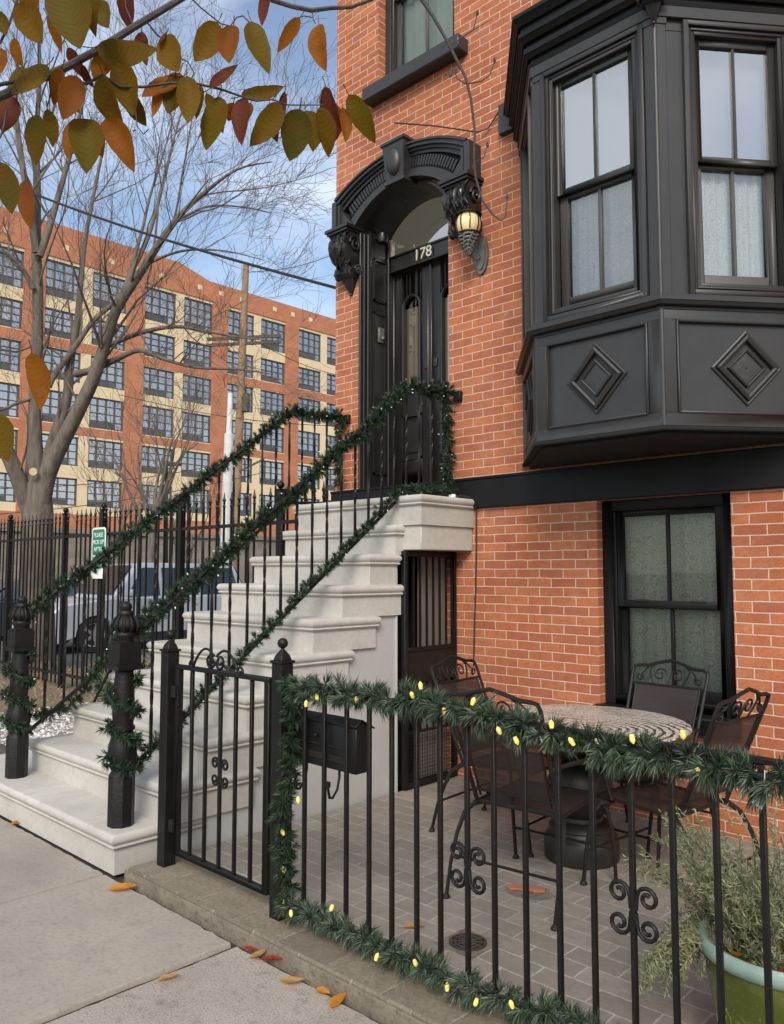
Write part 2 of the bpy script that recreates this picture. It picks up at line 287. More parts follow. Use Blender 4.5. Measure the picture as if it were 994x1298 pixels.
# ------------------------------------------------------------------ mesh builder
class MB:
    def __init__(s): s.v = []; s.f = []; s.mi = []; s.m = 0
    def add(s, vs, fs):
        o = len(s.v); s.v += [tuple(p) for p in vs]
        for f in fs: s.f.append(tuple(i + o for i in f)); s.mi.append(s.m)
        return s
    def box(s, x0, x1, y0, y1, z0, z1):
        if x0 > x1: x0, x1 = x1, x0
        if y0 > y1: y0, y1 = y1, y0
        if z0 > z1: z0, z1 = z1, z0
        return s.add([(x0,y0,z0),(x1,y0,z0),(x1,y1,z0),(x0,y1,z0),(x0,y0,z1),(x1,y0,z1),(x1,y1,z1),(x0,y1,z1)],
                     [(0,3,2,1),(4,5,6,7),(0,1,5,4),(1,2,6,5),(2,3,7,6),(3,0,4,7)])
    def obox(s, O, A, B, C):
        """box from corner O with edge vectors A, B, C"""
        O, A, B, C = map(Vector, (O, A, B, C))
        if A.cross(B).dot(C) < 0: A, B = B, A
        p = [O, O+A, O+A+B, O+B]; p += [q + C for q in p]
        return s.add(p, [(0,3,2,1),(4,5,6,7),(0,1,5,4),(1,2,6,5),(2,3,7,6),(3,0,4,7)])
    def quad(s, a, b, c, d): return s.add([a, b, c, d], [(0, 1, 2, 3)])
    def tri(s, a, b, c): return s.add([a, b, c], [(0, 1, 2)])
    def rings(s, rs, close=True, cap0=True, cap1=True):
        n = len(rs[0]); fs = []
        for k in range(len(rs) - 1):
            for i in range(n if close else n - 1):
                j = (i + 1) % n
                fs.append((k*n+i, k*n+j, (k+1)*n+j, (k+1)*n+i))
        if cap0: fs.append(tuple(range(n - 1, -1, -1)))
        if cap1: fs.append(tuple((len(rs)-1)*n + i for i in range(n)))
        return s.add([p for r in rs for p in r], fs)
    def lathe(s, prof, c=(0, 0, 0), n=16, sx=1, sy=1, rot=0):
        rs = []
        for r, z in prof:
            rs.append([(c[0] + sx*r*math.cos(2*math.pi*i/n + rot), c[1] + sy*r*math.sin(2*math.pi*i/n + rot), c[2] + z) for i in range(n)])
        return s.rings(rs)
    def tube(s, pts, r, n=6, twist=0.0, square=False, caps=True):
        pts = [Vector(p) for p in pts]
        if not isinstance(r, (list, tuple)): r = [r] * len(pts)
        rs = []; up = None
        for i, p in enumerate(pts):
            t = (pts[min(i+1, len(pts)-1)] - pts[max(i-1, 0)])
            if t.length < 1e-9: t = Vector((0, 0, 1))
            t.normalize()
            if up is None:
                up = Vector((0, 0, 1)) if abs(t.z) < .9 else Vector((0, 1, 0))
            a = (up - t * up.dot(t))
            if a.length < 1e-6: a = t.orthogonal()
            a.normalize(); b = t.cross(a); up = a
            ph = twist * i + (math.pi / 4 if square else 0)
            rs.append([p + r[i] * (a * math.cos(2*math.pi*k/n + ph) + b * math.sin(2*math.pi*k/n + ph)) for k in range(n)])
        return s.rings(rs, cap0=caps, cap1=caps)
    def ball(s, c, r, n=10, sz=1.0):
        m = max(4, n // 2)
        return s.lathe([(max(r * math.sin(math.pi*i/m), 1e-4), -sz * r * math.cos(math.pi*i/m)) for i in range(m + 1)], c, n)
    def prism(s, poly, O, U, V, Wv):
        """polygon (u,v) on plane O,U,V extruded along Wv"""
        O, U, V, Wv = map(Vector, (O, U, V, Wv))
        a = [O + U*u + V*v for u, v in poly]
        if U.cross(V).dot(Wv) < 0: a = a[::-1]
        return s.rings([a, [p + Wv for p in a]])
    def build(s, name, mat, parent=None, origin=None, bevel=0, smooth=True, ang=38, seg=1):
        me = bpy.data.meshes.new(name)
        org = Vector(origin) if origin is not None else (parent_loc(parent) if parent else Vector((0, 0, 0)))
        me.from_pydata([tuple(Vector(p) - org) for p in s.v], [], s.f)
        mats = mat if isinstance(mat, (list, tuple)) else [mat]
        for m in mats: me.materials.append(M[m] if isinstance(m, str) else m)
        if len(mats) > 1:
            for p, i in zip(me.polygons, s.mi): p.material_index = i
        if bevel:
            bm = bmesh.new(); bm.from_mesh(me)
            bmesh.ops.remove_doubles(bm, verts=bm.verts, dist=1e-5)
            es = [e for e in bm.edges if len(e.link_faces) == 2 and e.calc_face_angle(0) > .5]
            bmesh.ops.bevel(bm, geom=es, offset=bevel, segments=seg, profile=.5, affect='EDGES', clamp_overlap=True)
            bm.to_mesh(me); bm.free()
        uvl = me.uv_layers.new(name='UVMap')
        d = uvl.data
        for p in me.polygons:
            n = p.normal; ax = 2 if abs(n.z) >= abs(n.x) and abs(n.z) >= abs(n.y) else (0 if abs(n.x) > abs(n.y) else 1)
            for li in p.loop_indices:
                q = me.vertices[me.loops[li].vertex_index].co + org
                d[li].uv = (q.x, q.y) if ax == 2 else ((q.y, q.z) if ax == 0 else (q.x, q.z))
        if smooth:
            for p in me.polygons: p.use_smooth = True
            me.set_sharp_from_angle(angle=R(ang))
        me.update()
        o = bpy.data.objects.new(name, me); COL.objects.link(o)
        if parent: o.parent = parent
        elif origin is not None: o.location = org
        return o

def parent_loc(p):
    v = Vector((0, 0, 0))
    while p is not None: v = v + p.location; p = p.parent
    return v
def tag(o, label=None, cat=None, group=None, kind=None):
    if label: o['label'] = label
    if cat: o['category'] = cat
    if group: o['group'] = group
    if kind: o['kind'] = kind
    return o
def thing(name, label, cat, loc=(0, 0, 0), group=None):
    o = bpy.data.objects.new(name, None); o.location = loc; o.empty_display_size = .1; COL.objects.link(o)
    return tag(o, label, cat, group)
def copy_tree(o, parent=None):
    c = o.copy(); COL.objects.link(c)
    if parent: c.parent = parent
    for ch in list(o.children): copy_tree(ch, c)
    return c
def clone(o, parent, loc=None):
    c = o.copy(); COL.objects.link(c); c.parent = parent
    if loc is not None: c.location = loc
    return c
def spiral(c, U, V, r0, turns, start=0.0, dirn=1, n=22, rmin=.25):
    c, U, V = Vector(c), Vector(U), Vector(V); out = []
    for i in range(n + 1):
        t = i / n; a = start + dirn * turns * 2 * math.pi * t; r = r0 * (1 - (1 - rmin) * t)
        out.append(c + U * (r * math.cos(a)) + V * (r * math.sin(a)))
    return out
def lerp(a, b, t): return a + (b - a) * t
def vl(a, b, t): return Vector(a).lerp(Vector(b), t)

def text_part(name, body, size, extrude, mat, parent, loc, depth_axis=None):
    """raised lettering as a mesh on a vertical face looking toward -y"""
    cu = bpy.data.curves.new(name, 'FONT'); cu.body = body; cu.size = size; cu.extrude = extrude; cu.align_x = 'CENTER'; cu.resolution_u = 4
    tmp = bpy.data.objects.new('tmp', cu); COL.objects.link(tmp); bpy.context.view_layer.update()
    me = bpy.data.meshes.new_from_object(tmp.evaluated_get(bpy.context.evaluated_depsgraph_get())); me.name = name
    bpy.data.objects.remove(tmp); me.materials.clear(); me.materials.append(M[mat])
    o = bpy.data.objects.new(name, me); COL.objects.link(o); o.parent = parent
    o.location = Vector(loc) - parent_loc(parent); o.rotation_euler = (R(90), 0, 0)
    return o

def leaf_shape(mb, base, d, nrm, L_, W_, curl=.15, fold=.25, skew=0.0):
    """an ovate leaf: base point, direction to the tip, face normal"""
    d = d.normalized(); s = d.cross(nrm).normalized(); nrm = s.cross(d).normalized(); n = 14
    rows = []
    for i in range(n + 1):
        t = i / n
        w = W_ * 2.15 * t**.60 * (1 - t)**.86 * (1 + .025*math.sin(i*5.1 + L_*90)) if 0 < t < 1 else .0006
        c = base + d * (L_*t) + nrm * (curl * L_ * (t*t - t*.2)) + s * (L_ * skew * math.sin(math.pi*t)); e = fold * w
        sr = 1 + .02*math.sin(i*2.6)
        rows.append([c - s*w*sr + nrm*e, c - s*w*.5 + nrm*e*.35, c, c + s*w*.5 + nrm*e*.35, c + s*w*sr + nrm*e])
    mb.add([p for r_ in rows for p in r_], [(i*5+j, i*5+j+1, (i+1)*5+j+1, (i+1)*5+j) for i in range(n) for j in range(4)])
    # petiole
    mb.tube([base + d*.002, base - d*L_*.12 - nrm*L_*.02, base - d*L_*.22], [.0011, .0010, .0013], 4)
def set_leaf_uv(o, d, base, s):
    uv = o.data.uv_layers[0].data
    for lp in o.data.loops:
        q = o.data.vertices[lp.vertex_index].co - base; uv[lp.index].uv = (q.dot(s), q.dot(d) + abs(q.dot(s))*.7)
# ------------------------------------------------------------------ ground and setting
def sheet(name, mat, x0, x1, y0, y1, z, mbk=None):
    b = MB(); b.quad((x0, y0, z), (x1, y0, z), (x1, y1, z), (x0, y1, z))
    return tag(b.build(name, mat), kind='structure')
sheet('ground', 'ground', -700, 700, -700, 700, -.075)
sheet('street', 'asphalt', -29, -13.2, -300, 300, -.004)
# pavement slabs: long slabs with dirty joints between them, gently uneven
b = MB(); b2 = MB()
JX = [-14, -12.2, -10.4, -8.6, -6.8, -4.22, -3.03, -1.2, .6, 2.4]
rs_ = random.Random(61)
def slab(mb, x0, x1, y0, y1, z):
    """slab with a slightly ragged outline"""
    g_ = .013; pts = []; x0, x1 = (x0 + (.014 if abs(x0 + 3.03) < .01 else 0), x1 - (.010 if abs(x1 + 3.03) < .01 else 0))
    for (ax, ay), (cx, cy) in (((x0 + g_, y0 + g_), (x1 - g_, y0 + g_)), ((x1 - g_, y0 + g_), (x1 - g_, y1 - .004)), ((x1 - g_, y1 - .004), (x0 + g_, y1 - .004)), ((x0 + g_, y1 - .004), (x0 + g_, y0 + g_))):
        m_ = max(2, int(math.hypot(cx - ax, cy - ay) / .045))
        for q in range(m_):
            t = q / m_; jx, jy = (rs_.uniform(-.0035, .0035), rs_.uniform(-.0035, .0035)) if q else (0, 0)
            if rs_.random() < .06: jx, jy = jx * 2.6, jy * 2.6
            pts.append((lerp(ax, cx, t) + (jx if abs(cy - ay) > 1e-6 else 0), lerp(ay, cy, t) + (jy if abs(cx - ax) > 1e-6 else 0)))
    mb.rings([[(px, py, -.07) for px, py in pts], [(px, py, z - .006) for px, py in pts], [(px + (.004 if px < (x0 + x1)/2 else -.004), py + (.004 if py < (y0 + y1)/2 else -.004), z) for px, py in pts]])
for i in range(len(JX) - 1):
    tgt = b if JX[i + 1] <= -3.0 else b2
    slab(tgt, JX[i], JX[i + 1], -4.4, -2.835, 0.0)
    slab(tgt, JX[i], JX[i + 1], -6.2, -4.4, 0.0)
tag(b.build('pavement', 'walk_smooth'), kind='structure')
tag(b2.build('pavement', 'walk_rough'), kind='structure')
b = MB(); b.box(-14, 2.4, -6.2, -2.60, -.12, -.024); M['jointdirt'] = simple('joint_dirt', (.055, .045, .032), (.025, .021, .016), .95, 20, 50, .6); tag(b.build('pavement_joint_bed', 'jointdirt'), kind='structure')
# faint shallow crack joint in the smooth slab
# coping along the patio and the patio itself
b = MB(); b.box(-4.06, 3.0, -2.79, -2.50, -.05, .062)
cop = tag(b.build('coping_kerb', ['kerbstone'], bevel=.008), kind='structure')
b = MB(); b.box(-4.07, 3.0, -2.806, -2.793, -.06, .052); tag(b.build('kerb', 'kerbside', bevel=.01), kind='structure')
b = MB(); b.box(-4.10, 3.0, -2.50, -.0, -.08, .035); tag(b.build('patio', 'patio'), kind='structure')
# yard to the left of the stoop: gravel bed, litter strip beyond the fence
sheet('gravel_bed', 'gravel_bed', -14, -5.2, -2.36, -.12, .02)
sheet('leaf_litter', 'soil', -13.2, -5.54, .0, 12, .012)
sheet('leaf_litter', 'soil', -16, -9.2, -2.3, -.0, .028)
g = MB()
rg = random.Random(3)
for k in range(5200):
    x = rg.uniform(-9.6, -5.4); y = rg.uniform(-2.34, -.1); r = rg.uniform(.010, .026)
    c = (x, y, .02 + r * .35)
    a = rg.random() * 6; sx = r * rg.uniform(.7, 1.5); sy = r * rg.uniform(.7, 1.2); sz = r * .7
    ca, sa = math.cos(a), math.sin(a)
    pv = [(sx, 0, 0), (-sx, 0, 0), (0, sy, 0), (0, -sy, 0), (0, 0, sz), (0, 0, -sz)]
    g.add([(c[0] + p[0]*ca - p[1]*sa, c[1] + p[0]*sa + p[1]*ca, c[2] + p[2]) for p in pv],
          [(0,2,4),(2,1,4),(1,3,4),(3,0,4),(2,0,5),(1,2,5),(3,1,5),(0,3,5)])
tag(g.build('gravel', 'gravel', smooth=False), kind='stuff')
g = MB()
for k in range(4200):
    x = rg.uniform(-14, -6.2); y = rg.uniform(-1.2, 3.5) if x < -9 else rg.uniform(.05, 3.5)
    h = rg.uniform(.02, .12); a = rg.random() * 6.28; dx, dy = math.cos(a) * .05, math.sin(a) * .05
    g.tri((x, y, .02), (x + dx * .25, y + dy * .25, .02), (x + dx * 1.6, y + dy * 1.6, .02 + h))
tag(g.build('dry_grass', 'drygrass', smooth=False), kind='stuff')
# far side retaining wall
b = MB(); b.box(-31.2, -30.4, -40, 70, -.05, 3.1); b.box(-31.3, -30.3, -40, 70, 3.1, 3.28)
tag(b.build('stone_wall', 'stoneblock', origin=(-30.8, 10, 0)), 'long rubble stone wall across the street below the orange building', 'wall')

# ------------------------------------------------------------------ the brick house
house = thing('row_house', 'red brick row house with black trim, arched door hood and a charcoal bay window', 'house', (-4.0, 0, 0))
HX0, HX1, HZ1 = -5.528, 1.6, 10.2
DX0, DX1, DZ0, DSP, DCR = -5.187, -4.151, 2.36, 4.74, 5.02
def arch_z(x, x0, x1, sp, cr):
    c = (x0 + x1) / 2; h = (x1 - x0) / 2; r = cr - sp; Rr = (h*h + r*r) / (2*r)
    return cr - Rr + math.sqrt(max(Rr*Rr - (x - c)**2, 0))
ops = [(DX0, DX1, DZ0, DCR), (-2.835, -1.918, .70, 2.112), (-4.965, -4.075, 5.98, 7.75), (-2.9, -1.9, 6.4, 8.4)]
w = MB()
xs = sorted({HX0, HX1, *[o[0] for o in ops], *[o[1] for o in ops]}); zs = sorted({0.0, HZ1, *[o[2] for o in ops], *[o[3] for o in ops]})
for i in range(len(xs) - 1):
    for j in range(len(zs) - 1):
        cx, cz = (xs[i] + xs[i+1]) / 2, (zs[j] + zs[j+1]) / 2
        if any(o[0] < cx < o[1] and o[2] < cz < o[3] for o in ops): continue
        w.quad((xs[i], 0, zs[j]), (xs[i+1], 0, zs[j]), (xs[i+1], 0, zs[j+1]), (xs[i], 0, zs[j+1]))
for k, (x0, x1, z0, z1) in enumerate(ops):
    d = .30
    zt = DSP if k == 0 else z1
    w.quad((x0, 0, z0), (x0, 0, zt), (x0, d, zt), (x0, d, z0)); w.quad((x1, 0, z0), (x1, d, z0), (x1, d, zt), (x1, 0, zt))
    w.quad((x0, 0, z0), (x0, d, z0), (x1, d, z0), (x1, 0, z0))
    if k: w.quad((x0, 0, z1), (x1, 0, z1), (x1, d, z1), (x0, d, z1))
n = 16
for i in range(n):
    a, c = lerp(DX0, DX1, i / n), lerp(DX0, DX1, (i + 1) / n)
    za, zc = arch_z(a, DX0, DX1, DSP, DCR), arch_z(c, DX0, DX1, DSP, DCR)
    w.quad((a, 0, za), (c, 0, zc), (c, 0, DCR), (a, 0, DCR)); w.quad((a, 0, za), (a, .3, za), (c, .3, zc), (c, 0, zc))
w.quad((HX0, 0, 0), (HX0, 0, HZ1), (HX0, 9, HZ1), (HX0, 9, 0)); w.quad((HX1, 0, 0), (HX1, 9, 0), (HX1, 9, HZ1), (HX1, 0, HZ1))
w.quad((HX0, 9, 0), (HX0, 9, HZ1), (HX1, 9, HZ1), (HX1, 9, 0))
w.build('wall', 'brick', house, smooth=False)
b = MB(); b.box(HX0, HX1, 0, 9, HZ1, HZ1 + .15); b.box(HX0 - .1, HX1, -.25, .3, HZ1 - .3, HZ1 + .16); b.build('roof', 'bayb', house)
b = MB(); b.box(HX0 - .02, HX1, -.035, .02, 2.114, 2.352); b.box(HX0 - .02, HX1, -.045, .02, 2.335, 2.358)
b.build('water_table_band', 'bayb', house, bevel=.006)
# rooms behind the glass stay dark
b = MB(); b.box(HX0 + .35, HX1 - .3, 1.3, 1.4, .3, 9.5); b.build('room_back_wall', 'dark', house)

M['hall_glow'] = bulb_mat('glowing_panel', (.42, .37, .27), .16)  # self-glowing colour, added so the door and transom glass look lit from inside
# front door ---------------------------------------------------------
j = MB()
j.box(DX0 - .004, DX0 + .028, -.02, .05, DZ0, 4.72)                       # outer moulding
j.box(DX0, DX0 + .05, .05, .36, DZ0, 4.74)
j.box(DX0 + .05, DX0 + .062, .06, .075, DZ0, 4.72); j.box(DX0 + .05, DX0 + .066, .30, .36, DZ0, 4.40)
for z0, z1 in ((2.5, 3.02), (3.12, 4.0), (4.10, 4.50)):
    for y0, y1, a0, a1 in ((.11, .125, z0, z1), (.255, .27, z0, z1), (.11, .27, z0, z0 + .018), (.11, .27, z1 - .018, z1)):
        j.box(DX0 + .05, DX0 + .064, y0, y1, a0, a1)
for xx, yy, rr in ((DX0 + .014, -.022, .014), (DX0 + .040, .052, .012), (DX0 + .062, .296, .013), (DX0 + .030, .012, .009)): j.tube([(xx, yy, DZ0), (xx, yy, 4.70)], rr, 10)
jam = j.build('door_jamb', 'black', house, bevel=.0)
j = MB(); j.box(DX1 - .05, DX1 - .0, .10, .36, DZ0, 4.74); j.build('door_jamb', 'black', house, bevel=.003)
s = MB()
for i in range(n):
    a, c = lerp(DX0, DX1, i / n), lerp(DX0, DX1, (i + 1) / n)
    za, zc = arch_z(a, DX0, DX1, DSP, DCR) - .003, arch_z(c, DX0, DX1, DSP, DCR) - .003
    s.rings([[(a, -.02, za - .03), (a, .36, za - .03), (a, .36, za), (a, -.02, za)], [(c, -.02, zc - .03), (c, .36, zc - .03), (c, .36, zc), (c, -.02, zc)]])
s.build('arch_lining', 'black', house)
TX0, TX1 = DX0 + .05, DX1 - .05
tb = MB(); tb.box(TX0, TX1, .315, .40, 4.40, 4.555); tb.box(TX0, TX1, .30, .33, 4.40, 4.42); tb.box(TX0, TX1, .30, .33, 4.54, 4.56)
tbar = tb.build('transom_bar', 'black', house, bevel=.004)
text_part('house_number', '178', .145, .006, 'gold', tbar, (-4.69, .292, 4.43))
tw = MB()
for i in range(n):
    a, c = lerp(TX0, TX1, i / n), lerp(TX0, TX1, (i + 1) / n)
    za, zc = arch_z(a, DX0, DX1, DSP, DCR) - .035, arch_z(c, DX0, DX1, DSP, DCR) - .035
    tw.quad((a, .345, 4.56), (c, .345, 4.56), (c, .345, zc), (a, .345, za))
tr = tw.build('transom_pane', 'glass', house, smooth=False)
b = MB(); b.box(TX0, TX0 + .025, .32, .37, 4.555, 4.73); b.build('transom_frame', 'gold', house)
b = MB(); b.quad((TX0 - .6, .75, 4.4), (TX1 + .3, .75, 4.4), (TX1 + .3, .75, 5.4), (TX0 - .6, .75, 5.4)); b.build('transom_glow_panel', 'hall_glow', house)  # glowing panel added behind the transom to brighten its pane
# house camera ball at the top of the jamb
b = MB(); b.lathe([(.001, -.05), (.045, -.04), (.055, 0), (.05, .04), (.02, .06), (.001, .06)], (DX0 + .12, .16, 4.68), 14); b.tube([(DX0 + .05, .16, 4.70), (DX0 + .12, .16, 4.70)], .03, 10)
b.build('door_camera', 'black', house)
def leaf(x0, x1, handle_left):
    st = .105
    g0, g1 = x0 + st + .02, x1 - st - .02
    l = MB()
    y0, y1 = .372, .415
    l.box(x0, x0 + st, y0, y1, 2.372, 4.392); l.box(x1 - st, x1, y0, y1, 2.372, 4.392)
    l.box(x0 + st, x1 - st, y0, y1, 2.372, 2.64); l.box(x0 + st, x1 - st, y0, y1, 3.05, 3.26)
    l.box(x0 + st, g0, y0, y1, 3.26, 4.05); l.box(g1, x1 - st, y0, y1, 3.26, 4.05)
    c, r = (g0 + g1) / 2, (g1 - g0) / 2; nn = 14
    for i in range(nn):
        a0, a1 = math.pi * i / nn, math.pi * (i + 1) / nn
        p, q = (c + r * math.cos(a0), 4.05 + r * math.sin(a0)), (c + r * math.cos(a1), 4.05 + r * math.sin(a1))
        tx0 = x0 + st if i >= nn/2 else x1 - st
        l.prism([(p[0], p[1]), (p[0] if 0 < i else x1 - st, 4.392), (q[0] if i < nn - 1 else x0 + st, 4.392), (q[0], q[1])], (0, y0, 0), (1, 0, 0), (0, 0, 1), (0, y1 - y0, 0))
    l.box(x0 + st, x1 - st, .392, .41, 2.64, 3.05)
    l.box(x0 + st + .045, x1 - st - .045, .380, .392, 2.70, 2.99)
    d = l.build('door', 'black', house, bevel=.0035)
    m = MB()
    path = [(g0, .366, 3.27), (g0, .366, 4.05)] + [(c - r * math.cos(math.pi*i/16), .366, 4.05 + r * math.sin(math.pi*i/16)) for i in range(1, 16)] + [(g1, .366, 4.05), (g1, .366, 3.27), (g0, .366, 3.27)]
    m.tube(path, .016, 8)
    for a0, a1, b0, b1 in ((x0 + st, x1 - st, 2.635, 2.655), (x0 + st, x1 - st, 3.03, 3.05), (x0 + st, x0 + st + .02, 2.64, 3.05), (x1 - st - .02, x1 - st, 2.64, 3.05)):
        m.box(a0, a1, .362, .376, b0, b1)
    m.build('panel_moulding', 'black', d)
    gl = MB(); gl.quad((g0, .395, 3.26), (g1, .395, 3.26), (g1, .395, 4.05), (g0, .395, 4.05))
    gl.prism([(c + r * math.cos(math.pi*i/14), 4.05 + r * math.sin(math.pi*i/14)) for i in range(15)], (0, .395, 0), (1, 0, 0), (0, 0, 1), (0, .002, 0))
    gl.build('pane', 'glass_door', d, smooth=False)
    h = MB(); hx = x0 + .05 if handle_left else x1 - .05
    h.lathe([(.001, 0), (.026, .004), (.026, .012), (.012, .016)], (hx, .36, 3.28), 12)
    h.ball((hx, .325, 3.30), .028, 12); h.tube([(hx, .37, 3.30), (hx, .33, 3.30)], .011, 8)
    h.build('handle', 'table_rim', d)
    h = MB(); h.box(hx - .02, hx + .02, .360, .374, 3.44, 3.52); h.build('lock', 'table_rim', d, bevel=.004)
    return d
MID = -4.665
leaf(TX0 + .012, MID - .004, False); leaf(MID + .004, TX1 - .012, True)
b = MB(); b.box(MID - .022, MID + .022, .352, .374, 2.38, 4.39); b.tube([(MID - .018, .350, 2.38), (MID - .018, .350, 4.39)], .008, 8); b.tube([(TX0 + .02, .362, 2.38), (TX0 + .02, .362, 4.39)], .012, 8); b.build('door_astragal', 'black', house, bevel=.006)
b = MB(); b.box(TX0, TX1, .44, .46, 2.36, 4.6); b.build('door_glow_panel', 'hall_glow', house)  # glowing sheet added behind the leaves to brighten the door panes
# door knocker plate on the jamb and a letter slot
b = MB(); b.box(DX0 + .05, DX0 + .075, .16, .235, 3.72, 3.86); b.ball((DX0 + .085, .2, 3.76), .02, 8); b.build('doorbell_plate', 'steel', house, bevel=.006)

# door hood ----------------------------------------------------------
HC = -4.605
def hood_pt(t, f):
    zi = arch_z(HC + .555*t, HC - .555, HC + .555, 4.745, 4.985); zo = arch_z(HC + .78*t, HC - .78, HC + .78, 5.045, 5.255)
    return HC - .01 + lerp(.555, .78, f) * t, lerp(zi, zo, f)
h = MB(); NS = 24
def arcband(mb, f0, f1, y):
    rs = []
    for i in range(NS + 1):
        t = -1 + 2*i/NS
        (xa, za), (xb, zb) = hood_pt(t, f0), hood_pt(t, f1)
        rs.append([(xa, y, za), (xa, .0, za), (xb, .0, zb), (xb, y, zb)])
    mb.rings(rs)
arcband(h, 0, .12, -.105); arcband(h, .12, .26, -.09); arcband(h, .26, .66, -.035); arcband(h, .66, .76, -.095); arcband(h, .76, .84, -.115); arcband(h, .84, .94, -.140); arcband(h, .94, 1.0, -.155)
for sgn in (-1, 1):
    xa, za = hood_pt(sgn, 0); xb, zb = hood_pt(sgn, 1)
    poly = [(xa + sgn*.002, za + .01), (xb, za + .01), (xb, zb - .03)]
    h.prism(poly, (0, -.12, 0), (1, 0, 0), (0, 0, 1), (0, .12, 0))
    h.box(xb - .028, xb + .028, -.15, 0, za + .01, zb - .02)
    h.box(xb - sgn*.055 - .012, xb - sgn*.055 + .012, -.14, 0, za + .01, zb - .06)
hood = h.build('door_hood', 'bay', house, ang=30)
for side in (-1, 1):
    dn = MB()
    for i in range(17):
        t = side * (.19 + .74*i/16)
        (xa, za), (xb, zb) = hood_pt(t, .32), hood_pt(t, .60)
        r = Vector((xb - xa, 0, zb - za)); r.normalize(); tn = Vector((r.z, 0, -r.x))
        if tn.x < 0: tn = -tn
        dn.obox(Vector((xa, -.09, za)) - tn*.011, tn*.022, r*.085, (0, .07, 0))
        (xa, za) = hood_pt(t, .30); dn.ball((xa, -.075, za), .016, 8)
        (xa, za) = hood_pt(t, .62); dn.ball((xa, -.07, za), .012, 6)
    dn.build('egg_and_dart_carving', 'black', hood)
k = MB()
k.rings([[(HC - .10, -.165, 4.965), (HC + .10, -.165, 4.965), (HC + .10, 0, 4.965), (HC - .10, 0, 4.965)],
         [(HC - .125, -.19, 5.275), (HC + .125, -.19, 5.275), (HC + .125, 0, 5.275), (HC - .125, 0, 5.275)],
         [(HC - .14, -.205, 5.285), (HC + .14, -.205, 5.285), (HC + .14, 0, 5.285), (HC - .14, 0, 5.285)],
         [(HC - .14, -.205, 5.31), (HC + .14, -.205, 5.31), (HC + .14, 0, 5.31), (HC - .14, 0, 5.31)]])
k.box(HC - .115, HC + .115, -.175, 0, 4.94, 4.97)
k.add([p for p in [(HC + .078*math.cos(a)*math.cos(e), -.172 - .05*math.sin(e), 5.125 + .125*math.sin(a)*math.cos(e)) for e in [0, .35, .7, 1.05, 1.4] for a in [2*math.pi*i/18 for i in range(18)]]],
      [(q*18 + i, q*18 + (i+1) % 18, (q+1)*18 + (i+1) % 18, (q+1)*18 + i) for q in range(4) for i in range(18)] + [tuple(4*18 + i for i in range(18))])
k.build('keystone', 'bay', hood, bevel=0)
def corbel(x0, x1, zt, sc, name, parent, mat='black', U=Vector((1, 0, 0)), Wd=Vector((0, -1, 0)), O=None, dm=1.0):
    """scroll bracket: cap, swelling acanthus body, volutes and a drop"""
    O = O or Vector((0, 0, 0)); wd = x1 - x0; m = MB(); Wd = Wd * dm
    def P(u, o, z): return O + U * (x0 + u) + Wd * (o * sc) + Vector((0, 0, zt + z * sc))
    def bx(u0, u1, o0, o1, z0, z1): m.obox(P(u0, o0, z0), U * (u1 - u0), Wd * ((o1 - o0) * sc), Vector((0, 0, (z1 - z0) * sc)))
    e = .02 * sc
    bx(-e*1.4, wd + e*1.4, 0, .285, 0.0, .03); bx(-e*.6, wd + e*.6, 0, .265, -.025, 0.0); bx(0, wd, 0, .235, -.045, -.025)
    prof = [(.20, -.045), (.235, -.09), (.245, -.15), (.225, -.22), (.18, -.28), (.13, -.325), (.105, -.36), (.125, -.385), (.14, -.415), (.115, -.445), (.075, -.455), (.06, -.49), (.045, -.53), (.02, -.575), (.004, -.60)]
    rs = []
    for i, (o, z) in enumerate(prof):
        f = 1 if z > -.30 else (.82 if z > -.45 else lerp(.62, .12, (-.45 - z) / .15))
        a0, a1 = wd * (1 - f) / 2, wd * (1 + f) / 2
        ring = []
        for q in range(9):
            u = lerp(a0, a1, q / 8); bul = 1 + .10 * math.sin(math.pi * q / 8) + .05 * math.cos(q * math.pi)
            ring.append(P(u, o * bul, z))
        ring += [P(a1, 0, z), P(a0, 0, z)]
        rs.append(ring)
    m.rings(rs)
    for uu, dr in ((-.002, -1), (wd + .002, 1)):
        for cz, co, rr in ((-.15, .13, .085), (-.40, .075, .05)):
            m.tube([P(uu, co, cz) + Wd*(p.x*sc) + Vector((0, 0, p.z*sc)) + U*(.012*sc*dr) for p in spiral((0, 0, 0), (1, 0, 0), (0, 0, 1), rr, 1.6, 0, 1, 20)], .014*sc, 6)
    rr = random.Random(int(abs(x0 * 1000)))
    for i in range(46):
        q = rr.random(); z = -.06 - .36 * rr.random()
        o = next((lerp(p[0], s_[0], (p[1] - z) / (p[1] - s_[1])) for p, s_ in zip(prof, prof[1:]) if p[1] >= z >= s_[1]), .1)
        c = P(wd * lerp(.06, .94, q), o + .018, z)
        ln = .045 * sc * rr.uniform(.6, 1.3); dv = (U * rr.uniform(-.7, .7) + Vector((0, 0, -1)) + Wd * .2).normalized()
        m.tube([c - dv*ln, c + Wd*.012*sc, c + dv*ln], [.004*sc, .014*sc, .003*sc], 5)
    m.ball(P(wd/2, .02, -.605), .018*sc, 8)
    return m.build(name, mat, parent, ang=45)
corbel(-5.43, -5.18, 4.722, .92, 'corbel', hood, dm=.8); corbel(-4.055, -3.805, 4.722, .92, 'corbel', hood, dm=.8)

